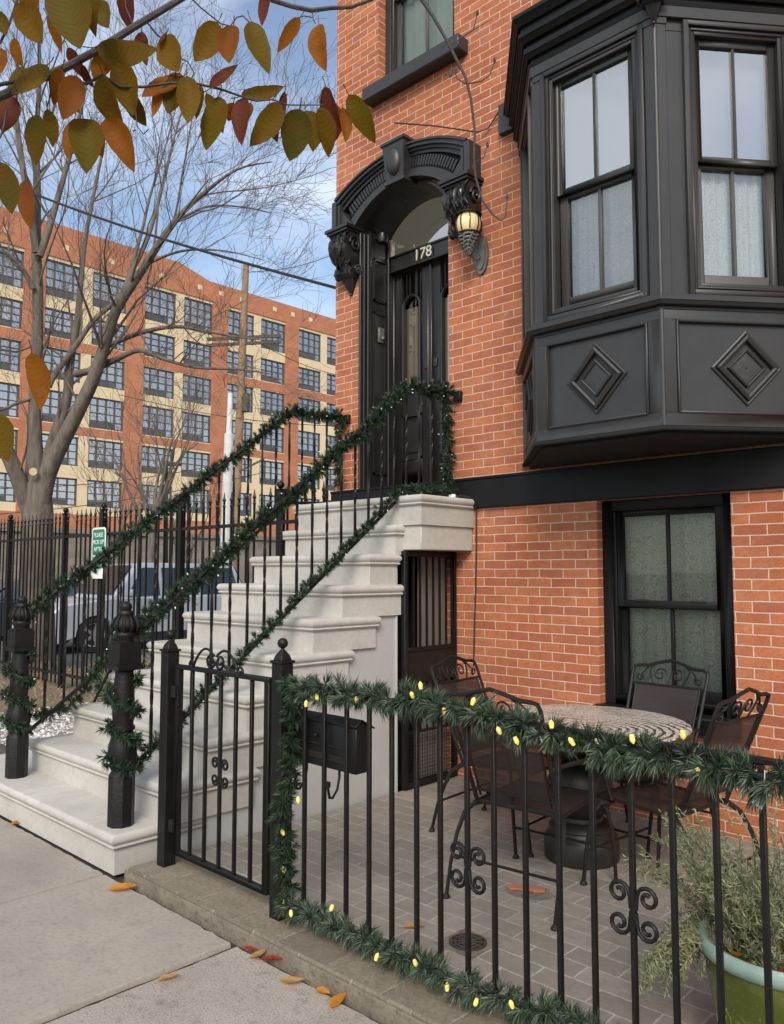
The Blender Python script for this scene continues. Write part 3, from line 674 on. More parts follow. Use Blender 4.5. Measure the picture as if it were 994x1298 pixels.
# upper window --------------------------------------------------------
def sash_window(parent, x0, x1, z0, z1, y, mid, mats, curtain, blind=None, stool=True, glass='glass', cas=.07, lower_in=.035, muntin=True):
    wdw = MB(); f = cas
    wdw.box(x0, x0 + f, y, y + .10, z0, z1); wdw.box(x1 - f, x1, y, y + .10, z0, z1); wdw.box(x0 + f, x1 - f, y, y + .10, z1 - f, z1); wdw.box(x0 + f, x1 - f, y, y + .12, z0, z0 + f * .8)
    wdw.box(x0 + f, x0 + f + .02, y + .018, y + .1, z0 + f*.8, z1 - f); wdw.box(x1 - f - .02, x1 - f, y + .018, y + .1, z0 + f*.8, z1 - f)
    wn = wdw.build('window', mats[0], parent, bevel=.004)
    a, c = x0 + f + .02, x1 - f - .02
    def sash(q0, q1, yy, bot):
        m = MB(); t = .045
        m.box(a, a + t, yy, yy + .035, q0, q1); m.box(c - t, c, yy, yy + .035, q0, q1)
        m.box(a + t, c - t, yy, yy + .035, q0, q0 + bot); m.box(a + t, c - t, yy, yy + .035, q1 - .04, q1)
        if muntin: m.box((a + c)/2 - .011, (a + c)/2 + .011, yy + .004, yy + .03, q0 + bot, q1 - .04)
        m.build('sash', mats[1], wn, bevel=.003)
        g = MB(); g.quad((a + t, yy + .018, q0 + bot), (c - t, yy + .018, q0 + bot), (c - t, yy + .018, q1 - .04), (a + t, yy + .018, q1 - .04)); g.build('pane', glass, wn, smooth=False)
    sash(mid, z1 - f, y + .03, .045); sash(z0 + f * .8, mid + .03, y + .03 + lower_in, .07)
    cu_ = MB(); nn = 36
    for i in range(nn):
        xa, xb = lerp(x0 + .02, x1 - .02, i/nn), lerp(x0 + .02, x1 - .02, (i+1)/nn)
        ya, yb = y + .15 + .012*math.sin(i*1.1) , y + .15 + .012*math.sin((i+1)*1.1)
        cu_.quad((xa, ya, z0), (xb, yb, z0), (xb, yb, z1), (xa, ya, z1))
    cu_.build('curtain', curtain, wn)
    return wn
uw = sash_window(house, -4.965, -4.075, 5.985, 7.75, .085, 6.86, ('bay', 'sash'), 'drape', glass='glass_lo')
b = MB(); b.box(-5.055, -3.93, -.13, .09, 5.855, 5.985); b.build('sill', 'bay', uw, bevel=.01)
uw2 = sash_window(house, -2.9, -1.9, 6.41, 8.4, .085, 7.4, ('bay', 'sash'), 'drape', glass='glass_lo')
b = MB(); b.box(-3.0, -1.8, -.13, .09, 6.29, 6.41); b.build('sill', 'bay', uw2, bevel=.01)
# basement window
bw = sash_window(house, -2.835, -1.918, .73, 2.112, .07, 1.385, ('bayb', 'bayb'), 'paisley', glass='glass_lo', cas=.075)
b = MB(); b.box(-2.86, -1.89, -.07, .08, .62, .728); b.build('sill', 'bayb', bw, bevel=.01)
for xx in (-2.56, -2.18): b = MB(); b.box(xx - .05, xx + .05, .092, .10, 1.425, 1.437); b.build('sash_lift', 'black', bw)

# bay window ----------------------------------------------------------
C0, C1, C2, C3 = Vector((-3.41, 0, 0)), Vector((-2.803, -.748, 0)), Vector((-1.978, -.756, 0)), Vector((-1.35, 0, 0))
BP = [C0, C1, C2, C3]
def offpoly(d):
    segs = []
    for a, c in zip(BP, BP[1:]):
        u = (c - a).normalized(); nrm = Vector((u.y, -u.x, 0))
        segs.append((a + nrm * d, u))
    def isect(p, u, q, v):
        den = u.x * v.y - u.y * v.x; t = ((q.x - p.x) * v.y - (q.y - p.y) * v.x) / den; return p + u * t
    return [isect(segs[0][0], segs[0][1], Vector((0, .0, 0)), Vector((1, 0, 0))), isect(*segs[0], *segs[1]), isect(*segs[1], *segs[2]), isect(segs[2][0], segs[2][1], Vector((0, .0, 0)), Vector((1, 0, 0)))]
def pslab(mb, d, z0, z1, d1=None):
    p0, p1 = offpoly(d), offpoly(d if d1 is None else d1)
    mb.rings([[(p.x, p.y, z0) for p in p0], [(p.x, p.y, z1) for p in p1]])
bb = MB()
pslab(bb, .0, 2.42, 3.10)

pslab(bb, .02, 3.085, 3.105); pslab(bb, .05, 3.105, 3.125, .065); pslab(bb, .068, 3.125, 3.150); pslab(bb, .035, 3.150, 3.172)
bay = bb.build('bay_window', 'bay', house, ang=20, bevel=.003)
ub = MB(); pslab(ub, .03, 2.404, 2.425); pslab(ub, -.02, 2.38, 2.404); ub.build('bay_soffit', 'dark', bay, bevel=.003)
ub = MB(); ub.box(-3.60, -3.44, -.05, .0, 5.02, 5.26); ub.build('cornice_end_block', 'bay', bay, bevel=.004)
cn = MB()
for d, z0, z1, d1 in ((.030, 4.868, 4.89, .038), (.020, 4.89, 4.925, .020), (.042, 4.925, 4.95, .062), (.066, 4.95, 4.985, .066), (.045, 4.985, 5.02, .045), (.070, 5.02, 5.05, .095), (.100, 5.05, 5.075, .100), (.085, 5.075, 5.12, .085), (.105, 5.12, 5.16, .135), (.14, 5.16, 5.185, .14), (.13, 5.185, 5.46, -.5)):
    pslab(cn, d, z0, z1, d1)
cn.build('bay_cornice', 'bayb', bay, ang=20)
cn = MB(); pslab(cn, .0, 4.735, 4.87); pslab(cn, .028, 4.80, 4.87); cn.build('bay_frieze', 'bay', bay, ang=20, bevel=.003)
for fi in range(3):
    A, B_ = BP[fi], BP[fi + 1]; Ls = (B_ - A).length; U = (B_ - A).normalized(); Nn = Vector((U.y, -U.x, 0))
    def P(s, nn_, z): return A + U * s + Nn * nn_ + Vector((0, 0, z))
    def fb(mb, s0, s1, n0, n1, z0, z1): mb.obox(P(s0, n0, z0), U * (s1 - s0), Nn * (n1 - n0), Vector((0, 0, z1 - z0)))
    def frame(mb, s0, s1, z0, z1, wd, n0, n1):
        fb(mb, s0, s0 + wd, n0, n1, z0, z1); fb(mb, s1 - wd, s1, n0, n1, z0, z1)
        fb(mb, s0 + wd, s1 - wd, n0, n1, z0, z0 + wd); fb(mb, s0 + wd, s1 - wd, n0, n1, z1 - wd, z1)
    pm = MB()
    e0 = .0 if fi == 0 else .0
    fb(pm, .002, Ls - .002, 0, .020, 2.426, 2.50); fb(pm, .002, Ls - .002, 0, .020, 3.03, 3.086)
    fb(pm, .002, .075, 0, .020, 2.50, 3.03); fb(pm, Ls - .075, Ls - .002, 0, .020, 2.50, 3.03)
    frame(pm, .076, Ls - .076, 2.501, 3.029, .014, 0, .026)
    pm.build('lower_panel', 'bay', bay, bevel=.004)
    dm = MB(); cs, cz = Ls / 2, 2.765
    def diamond(hw, hz, wd, n0, n1):
        pts = [(cs, cz - hz), (cs + hw, cz), (cs, cz + hz), (cs - hw, cz)]
        fw = 1 - wd / hw
        inn = [(cs + (p[0] - cs) * fw, cz + (p[1] - cz) * fw) for p in pts]
        for i in range(4):
            j_ = (i + 1) % 4
            rs = [[P(*q) for q in ((pts[i][0], n0, pts[i][1]), (pts[i][0], n1 * .75, pts[i][1]), ((pts[i][0] + inn[i][0]) / 2, n1, (pts[i][1] + inn[i][1]) / 2), (inn[i][0], n1 * .75, inn[i][1]), (inn[i][0], n0, inn[i][1]))],
                  [P(*q) for q in ((pts[j_][0], n0, pts[j_][1]), (pts[j_][0], n1 * .75, pts[j_][1]), ((pts[j_][0] + inn[j_][0]) / 2, n1, (pts[j_][1] + inn[j_][1]) / 2), (inn[j_][0], n1 * .75, inn[j_][1]), (inn[j_][0], n0, inn[j_][1]))]]
            dm.rings(rs)
    hw = .198 if fi == 1 else .21
    diamond(hw, .215, .022, 0, .014); diamond(hw - .026, .215 - .028, .032, 0, .034); diamond(hw - .095, .215 - .103, .018, 0, .020); diamond(hw - .115, .215 - .125, .0899 if hw > .2 else .0825, 0, .011)
    dm.build('diamond_moulding', 'bay', bay, ang=25)
    # window storey
    cas = MB(); om = .275 if fi == 1 else .255; c_ = Ls / 2; a, d_ = c_ - om, c_ + om
    fb(cas, .0, a - .055, -.05, 0, 3.172, 4.735); fb(cas, d_ + .055, Ls, -.05, 0, 3.172, 4.735)
    fb(cas, .002, .06, 0, .016, 3.172, 4.80); fb(cas, Ls - .06, Ls - .002, 0, .016, 3.172, 4.80)
    fb(cas, .002, .066, 0, .022, 4.76, 4.80); fb(cas, Ls - .066, Ls - .002, 0, .022, 4.76, 4.80)
    frame(cas, a - .075, d_ + .075, 3.174, 4.792, .03, 0, .030); frame(cas, a - .045, d_ + .045, 3.204, 4.762, .022, -.05, .016); frame(cas, a - .024, d_ + .024, 3.226, 4.741, .024, -.06, .008)
    cas.build('window_casing', 'bay', bay, bevel=.003)
    def sash(z0, z1, nn_, bot, mt):
        m = MB(); t = .045 if z0 > 3.5 else .058
        fb(m, a, a + t, nn_ - .035, nn_, z0, z1); fb(m, d_ - t, d_, nn_ - .035, nn_, z0, z1); fb(m, a + t, d_ - t, nn_ - .035, nn_, z0, z0 + bot); fb(m, a + t, d_ - t, nn_ - .035, nn_, z1 - .045, z1)
        fb(m, c_ - .011, c_ + .011, nn_ - .03, nn_ - .005, z0 + bot, z1 - .045)
        m.build('sash', mt, bay, bevel=.003)
        g = MB(); g.quad(P(a + t, nn_ - .02, z0 + bot), P(d_ - t, nn_ - .02, z0 + bot), P(d_ - t, nn_ - .02, z1 - .045), P(a + t, nn_ - .02, z1 - .045)); g.build('pane', 'glass' if z0 > 3.5 else 'glass_lace', bay, smooth=False)
    sash(3.975, 4.72, -.025, .035, 'bay'); sash(3.25, 4.005, -.066, .075, 'sash')
    cm = MB(); nn2 = 40
    for i in range(nn2):
        s0, s1 = lerp(a - .02, d_ + .02, i/nn2), lerp(a - .02, d_ + .02, (i+1)/nn2)
        n0, n1 = -.13 - .008*math.sin(i*1.3), -.13 - .008*math.sin((i+1)*1.3)
        cm.quad(P(s0, n0, 3.2), P(s1, n1, 3.2), P(s1, n1, 3.98), P(s0, n0, 3.98))
    cm.build('lace_curtain', 'lace', bay)
    cm = MB(); cm.obox(P(a - .03, -.125, 3.98), U * (d_ - a + .06), Nn * -.01, Vector((0, 0, .78))); cm.build('window_blind', 'blind', bay)
for Cc, ang in ((C2, 1),):
    d = (Cc - Vector((-2.39, 0.0, 0))).normalized(); d = Vector((d.x * .75, d.y, 0)).normalized(); U = Vector((-d.y, d.x, 0))
    corbel(-.07, .07, 5.13, .62, 'cornice_bracket', bay, 'black', U, d, Vector((Cc.x, Cc.y, 0)) + d * .02)
b = MB()
for Cc in (C1, C2): b.tube([Vector((Cc.x, Cc.y, 2.43)), Vector((Cc.x, Cc.y, 3.09))], .021, 10); b.tube([Vector((Cc.x, Cc.y, 3.172)), Vector((Cc.x, Cc.y, 4.80))], .018, 10)
b.build('corner_bead', 'bay', bay)

# wall lantern --------------------------------------------------------
lan = thing('wall_lantern', 'wall lantern with amber ribbed glass globe and pewter basket beside the door hood', 'lantern', (-3.80, 0, 4.15))
b = MB(); pl = []
for i in range(20):
    a = 2*math.pi*i/20; pl.append((-3.80 + .068*math.cos(a), 4.13 + .165*math.sin(a) * (1 if math.sin(a) < 0 else .95)))
b.prism(pl, (0, -.004, 0), (1, 0, 0), (0, 0, 1), (0, -.022, 0)); b.prism([(-3.80 + (p[0] + 3.80)*.75, 4.13 + (p[1] - 4.13)*.8) for p in pl], (0, -.026, 0), (1, 0, 0), (0, 0, 1), (0, -.012, 0))
b.tube([(-3.80, -.03, 4.10), (-3.80, -.10, 4.06), (-3.80, -.16, 4.10)], .014, 8)
b.build('back_plate', 'steel', lan, ang=40)
gc = (-3.80, -.175, 4.315)
b = MB(); b.lathe([(.055, -.085), (.078, -.06), (.093, -.02), (.095, .02), (.085, .06), (.065, .09)], gc, 20); b.build('glass_globe', 'amber', lan, ang=60)
b = MB()
for i in range(8):
    a = 2*math.pi*i/8
    b.tube([(gc[0] + r*math.cos(a), gc[1] + r*math.sin(a), gc[2] + z) for r, z in ((.058, -.09), (.082, -.06), (.097, -.02), (.099, .02), (.089, .06), (.068, .092))], .005, 5)
b.lathe([(.001, .135), (.02, .13), (.045, .115), (.085, .095), (.105, .083), (.104, .075), (.06, .085), (.001, .09)], gc, 20)
b.ball((gc[0], gc[1], gc[2] + .145), .014, 8)
b.tube([(gc[0] + .088*math.cos(a*math.pi/10), gc[1] + .088*math.sin(a*math.pi/10), gc[2] - .075) for a in range(21)], .008, 6)
b.build('cage', 'iron2', lan, ang=50)
b = MB()
for z, r in ((-.075, .08), (-.10, .078), (-.125, .068), (-.15, .056), (-.175, .044), (-.20, .03), (-.225, .016)):
    b.tube([(gc[0] + (r + .004*math.sin(a*1.9))*math.cos(a*math.pi/10), gc[1] + (r + .004*math.cos(a*2.3))*math.sin(a*math.pi/10), gc[2] + z + .008*math.sin(a*1.2)) for a in range(21)], .010, 6)
for q in range(9):
    a = q*2*math.pi/9
    b.tube([(gc[0] + r*math.cos(a + z*6), gc[1] + r*math.sin(a + z*6), gc[2] + z) for r, z in ((.084, -.075), (.074, -.12), (.055, -.16), (.03, -.205), (.008, -.24))], .007, 5)
b.lathe([(.06, -.09), (.05, -.14), (.03, -.19), (.006, -.235)], gc, 12)
b.build('basket', 'steel', lan)
# ------------------------------------------------------------------ stoop
stoop = thing('stoop', 'pale stone stoop of ten steps climbing to the black front door', 'stoop', (-4.9, -1.4, 0))
def stepdata(i):
    z = .215 if i == 1 else (.425 + (i - 2) * .2204 if i < 10 else 2.187)
    y = -2.835 if i == 1 else (-2.545 + (i - 2) * .2635 if i < 10 else -.64)
    xl = -6.6 if i == 1 else lerp(-5.96, -5.33, (i - 2) / 8)
    xr = -4.135 if i == 1 else (-4.085 if i < 10 else -3.885)
    return xl, xr, y, z
def step_block(i):
    xl, xr, y, z = stepdata(i); m = MB()
    h = .215 if i == 1 else .222
    yb = {1: -2.05, 10: -.004}.get(i, min(y + .62, -.004)) if i < 8 else {8: -.657, 9: -.24, 10: -.004}[i]
    prof = [(-.018, 0), (-.006, -.003), (.004, -.010), (.010, -.022), (.011, -.034), (.006, -.046), (-.004, -.054), (-.006, -.058), (.0, -.060), (.003, -.068), (-.003, -.076), (-.014, -.080), (-.018, -.086), (-.018, -h)]
    rs = []
    for o, dz in prof:
        rs.append([(xl - o, y - o, z + dz), (xr + o, y - o, z + dz), (xr + o, yb + (o if i < 10 else 0), z + dz), (xl - o, yb + (o if i < 10 else 0), z + dz)])
    m.rings([r[::-1] for r in rs])
    return m.build('step', 'stone', stoop, ang=32)
for i in range(1, 11): step_block(i)
m = MB(); m.box(-5.30, -3.92, -.605, -.004, 1.782, 1.968); m.build('landing_block', 'stone', stoop, bevel=.006)
m = MB()
XS = -4.125
poly = [(-2.25, .0), (-.655, .0), (-.655, 1.70)]
poly += [(-.75 - .2635*k, 1.62 - .2204*k) for k in range(1, 7)] + [(-2.25, .28)]
m.prism(poly, (-4.9, 0, 0), (0, 1, 0), (0, 0, 1), (XS + 4.9, 0, 0)); m.build('side_wall', 'stonewall', stoop)
m = MB(); m.prism([(-2.6, .0), (-.15, .0), (-.15, 1.9), (-.60, 1.6), (-2.45, .05)], (-5.62, 0, 0), (0, 1, 0), (0, 0, 1), (.25, 0, 0)); m.build('side_wall', 'stonewall', stoop)
m = MB(); m.box(-5.5, -4.13, -.70, -.68, .0, 1.7); m.build('under_stair_back', 'dark', stoop)
m = MB(); m.box(-4.20, XS + .012, -.668, -.648, .0, 1.79); m.build('jamb_edge', 'stonewall', stoop, bevel=.004)

# gate and panelled door in the dark opening under the stoop
sg = thing('security_gate', 'black barred security gate in the opening under the stoop', 'gate', (-4.07, -.33, .035))
b = MB(); gx = -4.085
for y0, y1, z0, z1 in ((-.625, -.585, .045, 1.775), (-.055, -.02, .045, 1.775), (-.585, -.055, .045, .085), (-.585, -.055, 1.735, 1.775), (-.585, -.055, .80, .84), (-.585, -.055, 1.03, 1.06)): b.box(gx - .018, gx + .018, y0, y1, z0, z1)
b.build('frame', 'iron', sg, bevel=.003)
b = MB(); b.box(gx - .006, gx + .008, -.585, -.055, .84, 1.03); b.build('lock_plate', 'iron2', sg)
bar0 = None
for k in range(6):
    y = -.585 + .53 * (k + 1) / 7
    b = MB(); b.box(gx - .007, gx + .007, y - .007, y + .007, 1.06, 1.735); b.box(gx - .007, gx + .007, y - .007, y + .007, .44, .80); b.build('bar', 'iron', sg)
b = MB()
for k in range(20): y = -.585 + .53*k/19; b.box(gx + .004, gx + .007, y - .0013, y + .0013, .085, .44)
for k in range(14): z = .085 + .355*k/13; b.box(gx + .0075, gx + .0105, -.585, -.055, z - .0013, z + .0013)
b.box(gx - .01, gx + .01, -.585, -.055, .43, .45)
b.build('lower_mesh', 'iron', sg)
bd = thing('basement_door', 'brown grey plank door behind the security gate under the stoop', 'door', (-4.3, -.1, .035))
b = MB(); b.box(-5.3, -4.30, -.66, -.02, 0, .02); b.box(-5.3, -4.45, -.66, -.012, .02, 1.76); b.build('shade_fill', 'dark', bd)  # near-black block and floor standing in for the shade inside the opening
M['plank'] = simple('brown_planks', (.19, .165, .145), (.15, .13, .112), .7, 3, 40, .1)
for k in range(4):
    b = MB(); y = -.345 + k*.082; b.box(-4.20, -4.17, y + .003, y + .079, .06, 1.74); b.build('plank', 'plank', bd, bevel=.004)

# ------------------------------------------------------------------ stair railings
def newel(parent, x, y, z0):
    b = MB(); c = (x, y, z0)
    b.lathe([(.072, 0), (.072, .27), (.066, .285)], c, 8, rot=R(22.5))
    b.lathe([(.066, .285), (.058, .30), (.074, .33), (.080, .38), (.076, .44), (.060, .50), (.056, .515), (.066, .525), (.066, .54), (.056, .55), (.060, .60), (.062, .66), (.054, .80), (.050, .845), (.066, .86)], c, 16)
    b.box(x - .075, x + .075, y - .075, y + .075, z0 + .86, z0 + .885)
    b.box(x - .066, x + .066, y - .066, y + .066, z0 + .885, z0 + 1.00)
    b.box(x - .058, x + .058, y - .058, y + .058, z0 + 1.00, z0 + 1.012)
    post = b.build('newel_post', 'iron', parent, ang=40, bevel=0)
    b = MB()
    b.lathe([(.05, 1.012), (.05, 1.03), (.062, 1.045), (.062, 1.06), (.050, 1.07), (.066, 1.09), (.070, 1.105), (.058, 1.135), (.040, 1.155), (.044, 1.165), (.044, 1.18), (.030, 1.19), (.036, 1.205), (.033, 1.22), (.02, 1.235), (.001, 1.24)], c, 14)
    for i in range(10):
        a = 2*math.pi*i/10
        b.tube([(x + r*math.cos(a), y + r*math.sin(a), z0 + z) for r, z in ((.064, 1.07), (.074, 1.10), (.062, 1.135), (.044, 1.16))], [.006, .012, .009, .004], 5)
    b.build('finial', 'iron', post, ang=60)
    return post
def railing(label, nx, ny, bend, wall, lowbend, lowwall, lowz, wallplate):
    t = thing('stair_railing', label, 'railing', (nx, ny, .215))
    newel(t, nx, ny, .215)
    top0 = Vector((nx, ny + .06, lerp(0, 1, 1) * (bend[2] - .81 * (bend[1] - (ny + .06)))))
    b = MB(); path = [top0, Vector(bend), Vector(wall)]
    b.tube([vl(path[0], path[1], k/14) for k in range(14)] + [path[1] + (path[0]-path[1]).normalized()*.04, path[1] + (path[2]-path[1]).normalized()*.04, path[2]], .021, 8)
    b.build('handrail', 'iron', t)
    lp = [Vector((nx, ny + .06, lowz)), Vector(lowbend), Vector(lowwall)]
    b = MB(); b.tube([lp[0], lp[1], lp[2]], .014, 6); b.build('lower_rail', 'iron', t)
    b = MB(); b.box(*wallplate); b.tube([Vector(wall), ((wallplate[0]+wallplate[1])/2, -.02, (wallplate[4]+wallplate[5])/2)], .018, 6); b.build('wall_bracket', 'iron2', t, bevel=.006)
    ys = []; y = ny + .17
    while y < wall[1] - .05: ys.append(y); y += .128
    for k, y in enumerate(ys):
        if y < bend[1]: f = (y - top0.y) / (bend[1] - top0.y); p = path[0].lerp(path[1], f)
        else: f = (y - bend[1]) / (wall[1] - bend[1]); p = path[1].lerp(path[2], f)
        if y < lowbend[1]: f = (y - lp[0].y) / (lowbend[1] - lp[0].y); q = lp[0].lerp(lp[1], f)
        else: f = (y - lowbend[1]) / (lowwall[1] - lowbend[1]); q = lp[1].lerp(lp[2], f)
        q = Vector((p.x, y, q.z))
        b = MB(); nseg = 22
        tw = [0] * 4 + [.42] * (nseg - 8) + [0] * 4
        rs = []; ph = math.pi/4
        for s in range(nseg + 1):
            c = q.lerp(p, s / nseg)
            rs.append([c + .0105 * Vector((math.cos(ph + math.pi/2*a), math.sin(ph + math.pi/2*a), 0)) for a in range(4)])
            ph += .5 if (k % 2 == 0 and 5 < s < nseg - 5) else (.18 if 3 < s < nseg - 3 else 0)
        b.rings(rs); b.build('baluster', 'iron', t, smooth=False)
    return t
RB, RW = (-4.165, -.46, 3.045), (-4.10, -.06, 3.055)
LB, LW = (-5.45, -.58, 3.01), (-5.38, -.06, 3.04)
railing('black iron stair railing on the patio side of the stoop with a garland', -4.285, -2.715, RB, RW, (-4.13, -.56, 2.215), (-4.10, -.03, 2.24), .50, (-4.075, -4.005, -.045, -.002, 2.985, 3.065))
railing('black iron stair railing on the gravel side of the stoop with a garland', -5.80, -2.69, LB, LW, (-5.42, -.60, 2.215), (-5.36, -.03, 2.24), .50, (-5.38, -5.31, -.045, -.002, 2.97, 3.05))

# ------------------------------------------------------------------ front gate and fence
FY = -2.62
def ball_post(parent, x, z0, z1, w, y=FY):
    b = MB(); h = w / 2
    b.box(x - h, x + h, y - h, y + h, z0, z1); b.box(x - h - .007, x + h + .007, y - h - .007, y + h + .007, z1, z1 + .012)
    b.lathe([(h*1.25, .012), (h*1.0, .035), (h*.5, .055), (.010, .062), (.010, .070)], (x, y, z1), 4, rot=R(45))
    p = b.build('post', 'iron', parent, bevel=.003, ang=30)
    b = MB(); b.ball((x, y, z1 + .090), .025, 14); b.build('ball_finial', 'iron', p, ang=70)
    return p
def scroll4(parent, x, z, r=.034, y=FY, sx=1.0, name='scroll'):
    b = MB()
    for sx_ in (-1, 1):
        for sz in (-1, 1):
            c = (x + sx_ * (r + .012) , y, z + sz * (r + .010))
            sp = spiral(c, (-sx_, 0, 0), (0, 0, sz), r, 1.35, 0, 1, 18, .3)
            stem_ = [Vector((x + sx_*.008, y, z + sz*.004))]
            b.tube(stem_ + sp, .0068, 6)
    return b.build(name, 'iron', parent)
fence = thing('iron_fence', 'black iron patio fence of square bars wrapped in lit evergreen garland', 'fence', (-1.5, FY, .1))
ball_post(fence, -2.985, .06, 1.20, .072)
b = MB(); b.box(-2.95, 1.4, FY - .014, FY + .014, 1.085, 1.103); b.build('top_rail', 'iron', fence, bevel=.003)
b = MB(); b.box(-2.95, 1.4, FY - .012, FY + .012, .125, .141); b.build('bottom_rail', 'iron', fence, bevel=.003)
FX = [-2.82, -2.69, -2.548, -2.412, -2.283, -2.150, -2.030, -1.90, -1.779, -1.646, -1.512, -1.384, -1.248, -1.115, -.983, -.851, -.72, -.59, -.46, -.33, -.2, -.07, .06, .19, .32, .45, .58, .71, .84, .97, 1.1, 1.23]
bar = MB(); bar.box(-.0085, .0085, -.0085, .0085, -.48, .48)
bo = None
for x in FX:
    if bo is None:
        bb_ = MB(); bb_.box(x - .0085, x + .0085, FY - .0085, FY + .0085, .143, 1.085); bo = bb_.build('bar', 'iron', fence, origin=None, bevel=.0015); bx0 = x
    else: clone(bo, fence, Vector((x - bx0, 0, 0)))
for x, z in ((-1.90, .545), (-1.248, .575), (-.46, .56)): scroll4(fence, x, z, .036)
gate = thing('iron_gate', 'small black iron gate with scroll crest closed beside the bottom steps', 'gate', (-3.46, FY, .1))
ball_post(gate, -3.945, .06, 1.19, .072, FY - .01)
b = MB()
for x in (-3.865, -3.085): b.box(x - .019, x + .019, FY - .016, FY + .016, .135, 1.112)
b.box(-3.885, -3.065, FY - .018, FY + .018, 1.102, 1.124); b.box(-3.846, -3.104, FY - .016, FY + .016, .135, .16)
b.build('gate_frame', 'iron', gate, bevel=.003)
gb = None
for k in range(5):
    x = -3.865 + .78 * (k + 1) / 6
    if gb is None:
        bb_ = MB(); bb_.box(x - .0085, x + .0085, FY - .0085, FY + .0085, .16, 1.102); gb = bb_.build('bar', 'iron', gate, bevel=.0015); gx0 = x
    else: clone(gb, gate, Vector((x - gx0, 0, 0)))
scroll4(gate, -3.475, .62, .030)
b = MB(); cxm = -3.53
for sx_ in (-1, 1):
    arch = [Vector((cxm + sx_*(.012 + .20*t), FY, 1.135 + .105*math.sin(math.pi*min(1, .18 + t*.62)) - .09*t*t)) for t in [i/12 for i in range(13)]]
    end = arch[-1]
    sp = spiral(end + Vector((0, 0, .026)), (0, 0, -1), (sx_, 0, 0), .028, 1.3, 0, 1, 14, .3)
    b.tube(arch + sp[1:], .0068, 6)
    b.tube(spiral((cxm + sx_*.042, FY, 1.165), (-sx_, 0, .0), (0, 0, -1), .040, 1.5, 0, 1, 20, .25), .0068, 6)
b.build('scroll_crest', 'iron', gate)
b = MB(); b.box(-3.075, -3.02, FY + .012, FY + .024, .70, .78); b.box(-3.90, -3.86, FY - .03, FY + .02, .25, .31); b.box(-3.90, -3.86, FY - .03, FY + .02, .95, 1.01); b.build('latch', 'iron2', gate)

# mailbox on the fence bars ---------------------------------------------
mb_ = thing('mailbox', 'black metal mailbox with two newspaper hooks hung inside the fence bars', 'mailbox', (-2.76, -2.52, .75))
b = MB()
b.prism([(-2.598, .765), (-2.498, .765), (-2.498, .945), (-2.565, .985), (-2.598, .975)], (-2.955, 0, 0), (0, 1, 0), (0, 0, 1), (.44, 0, 0)); mbody = b.build('box', 'bayb', mb_, bevel=.006)
b = MB(); b.prism([(-2.608, .968), (-2.565, .992), (-2.49, .950), (-2.49, .943), (-2.565, .985), (-2.604, .958)], (-2.962, 0, 0), (0, 1, 0), (0, 0, 1), (.455, 0, 0)); b.build('lid', 'bayb', mb_, bevel=.002)
b = MB(); b.box(-2.90, -2.575, -2.604, -2.597, .80, .83); b.box(-2.90, -2.575, -2.606, -2.597, .862, .868); b.box(-2.90, -2.894, -2.606, -2.597, .80, .94); b.box(-2.581, -2.575, -2.606, -2.597, .80, .94); b.ball((-2.765, -2.606, .90), .009, 8); b.build('front_panel', 'iron2', mb_)
for hx in (-2.90, -2.68):
    b = MB(); b.tube([(hx, -2.54, .77), (hx, -2.54, .72), (hx + .008, -2.56, .67), (hx + .022, -2.60, .645), (hx + .037, -2.63, .655), (hx + .045, -2.645, .69), (hx + .047, -2.65, .712)], .006, 6); b.box(hx + .036, hx + .058, -2.656, -2.644, .705, .728); b.build('newspaper_hook', 'iron', mb_)

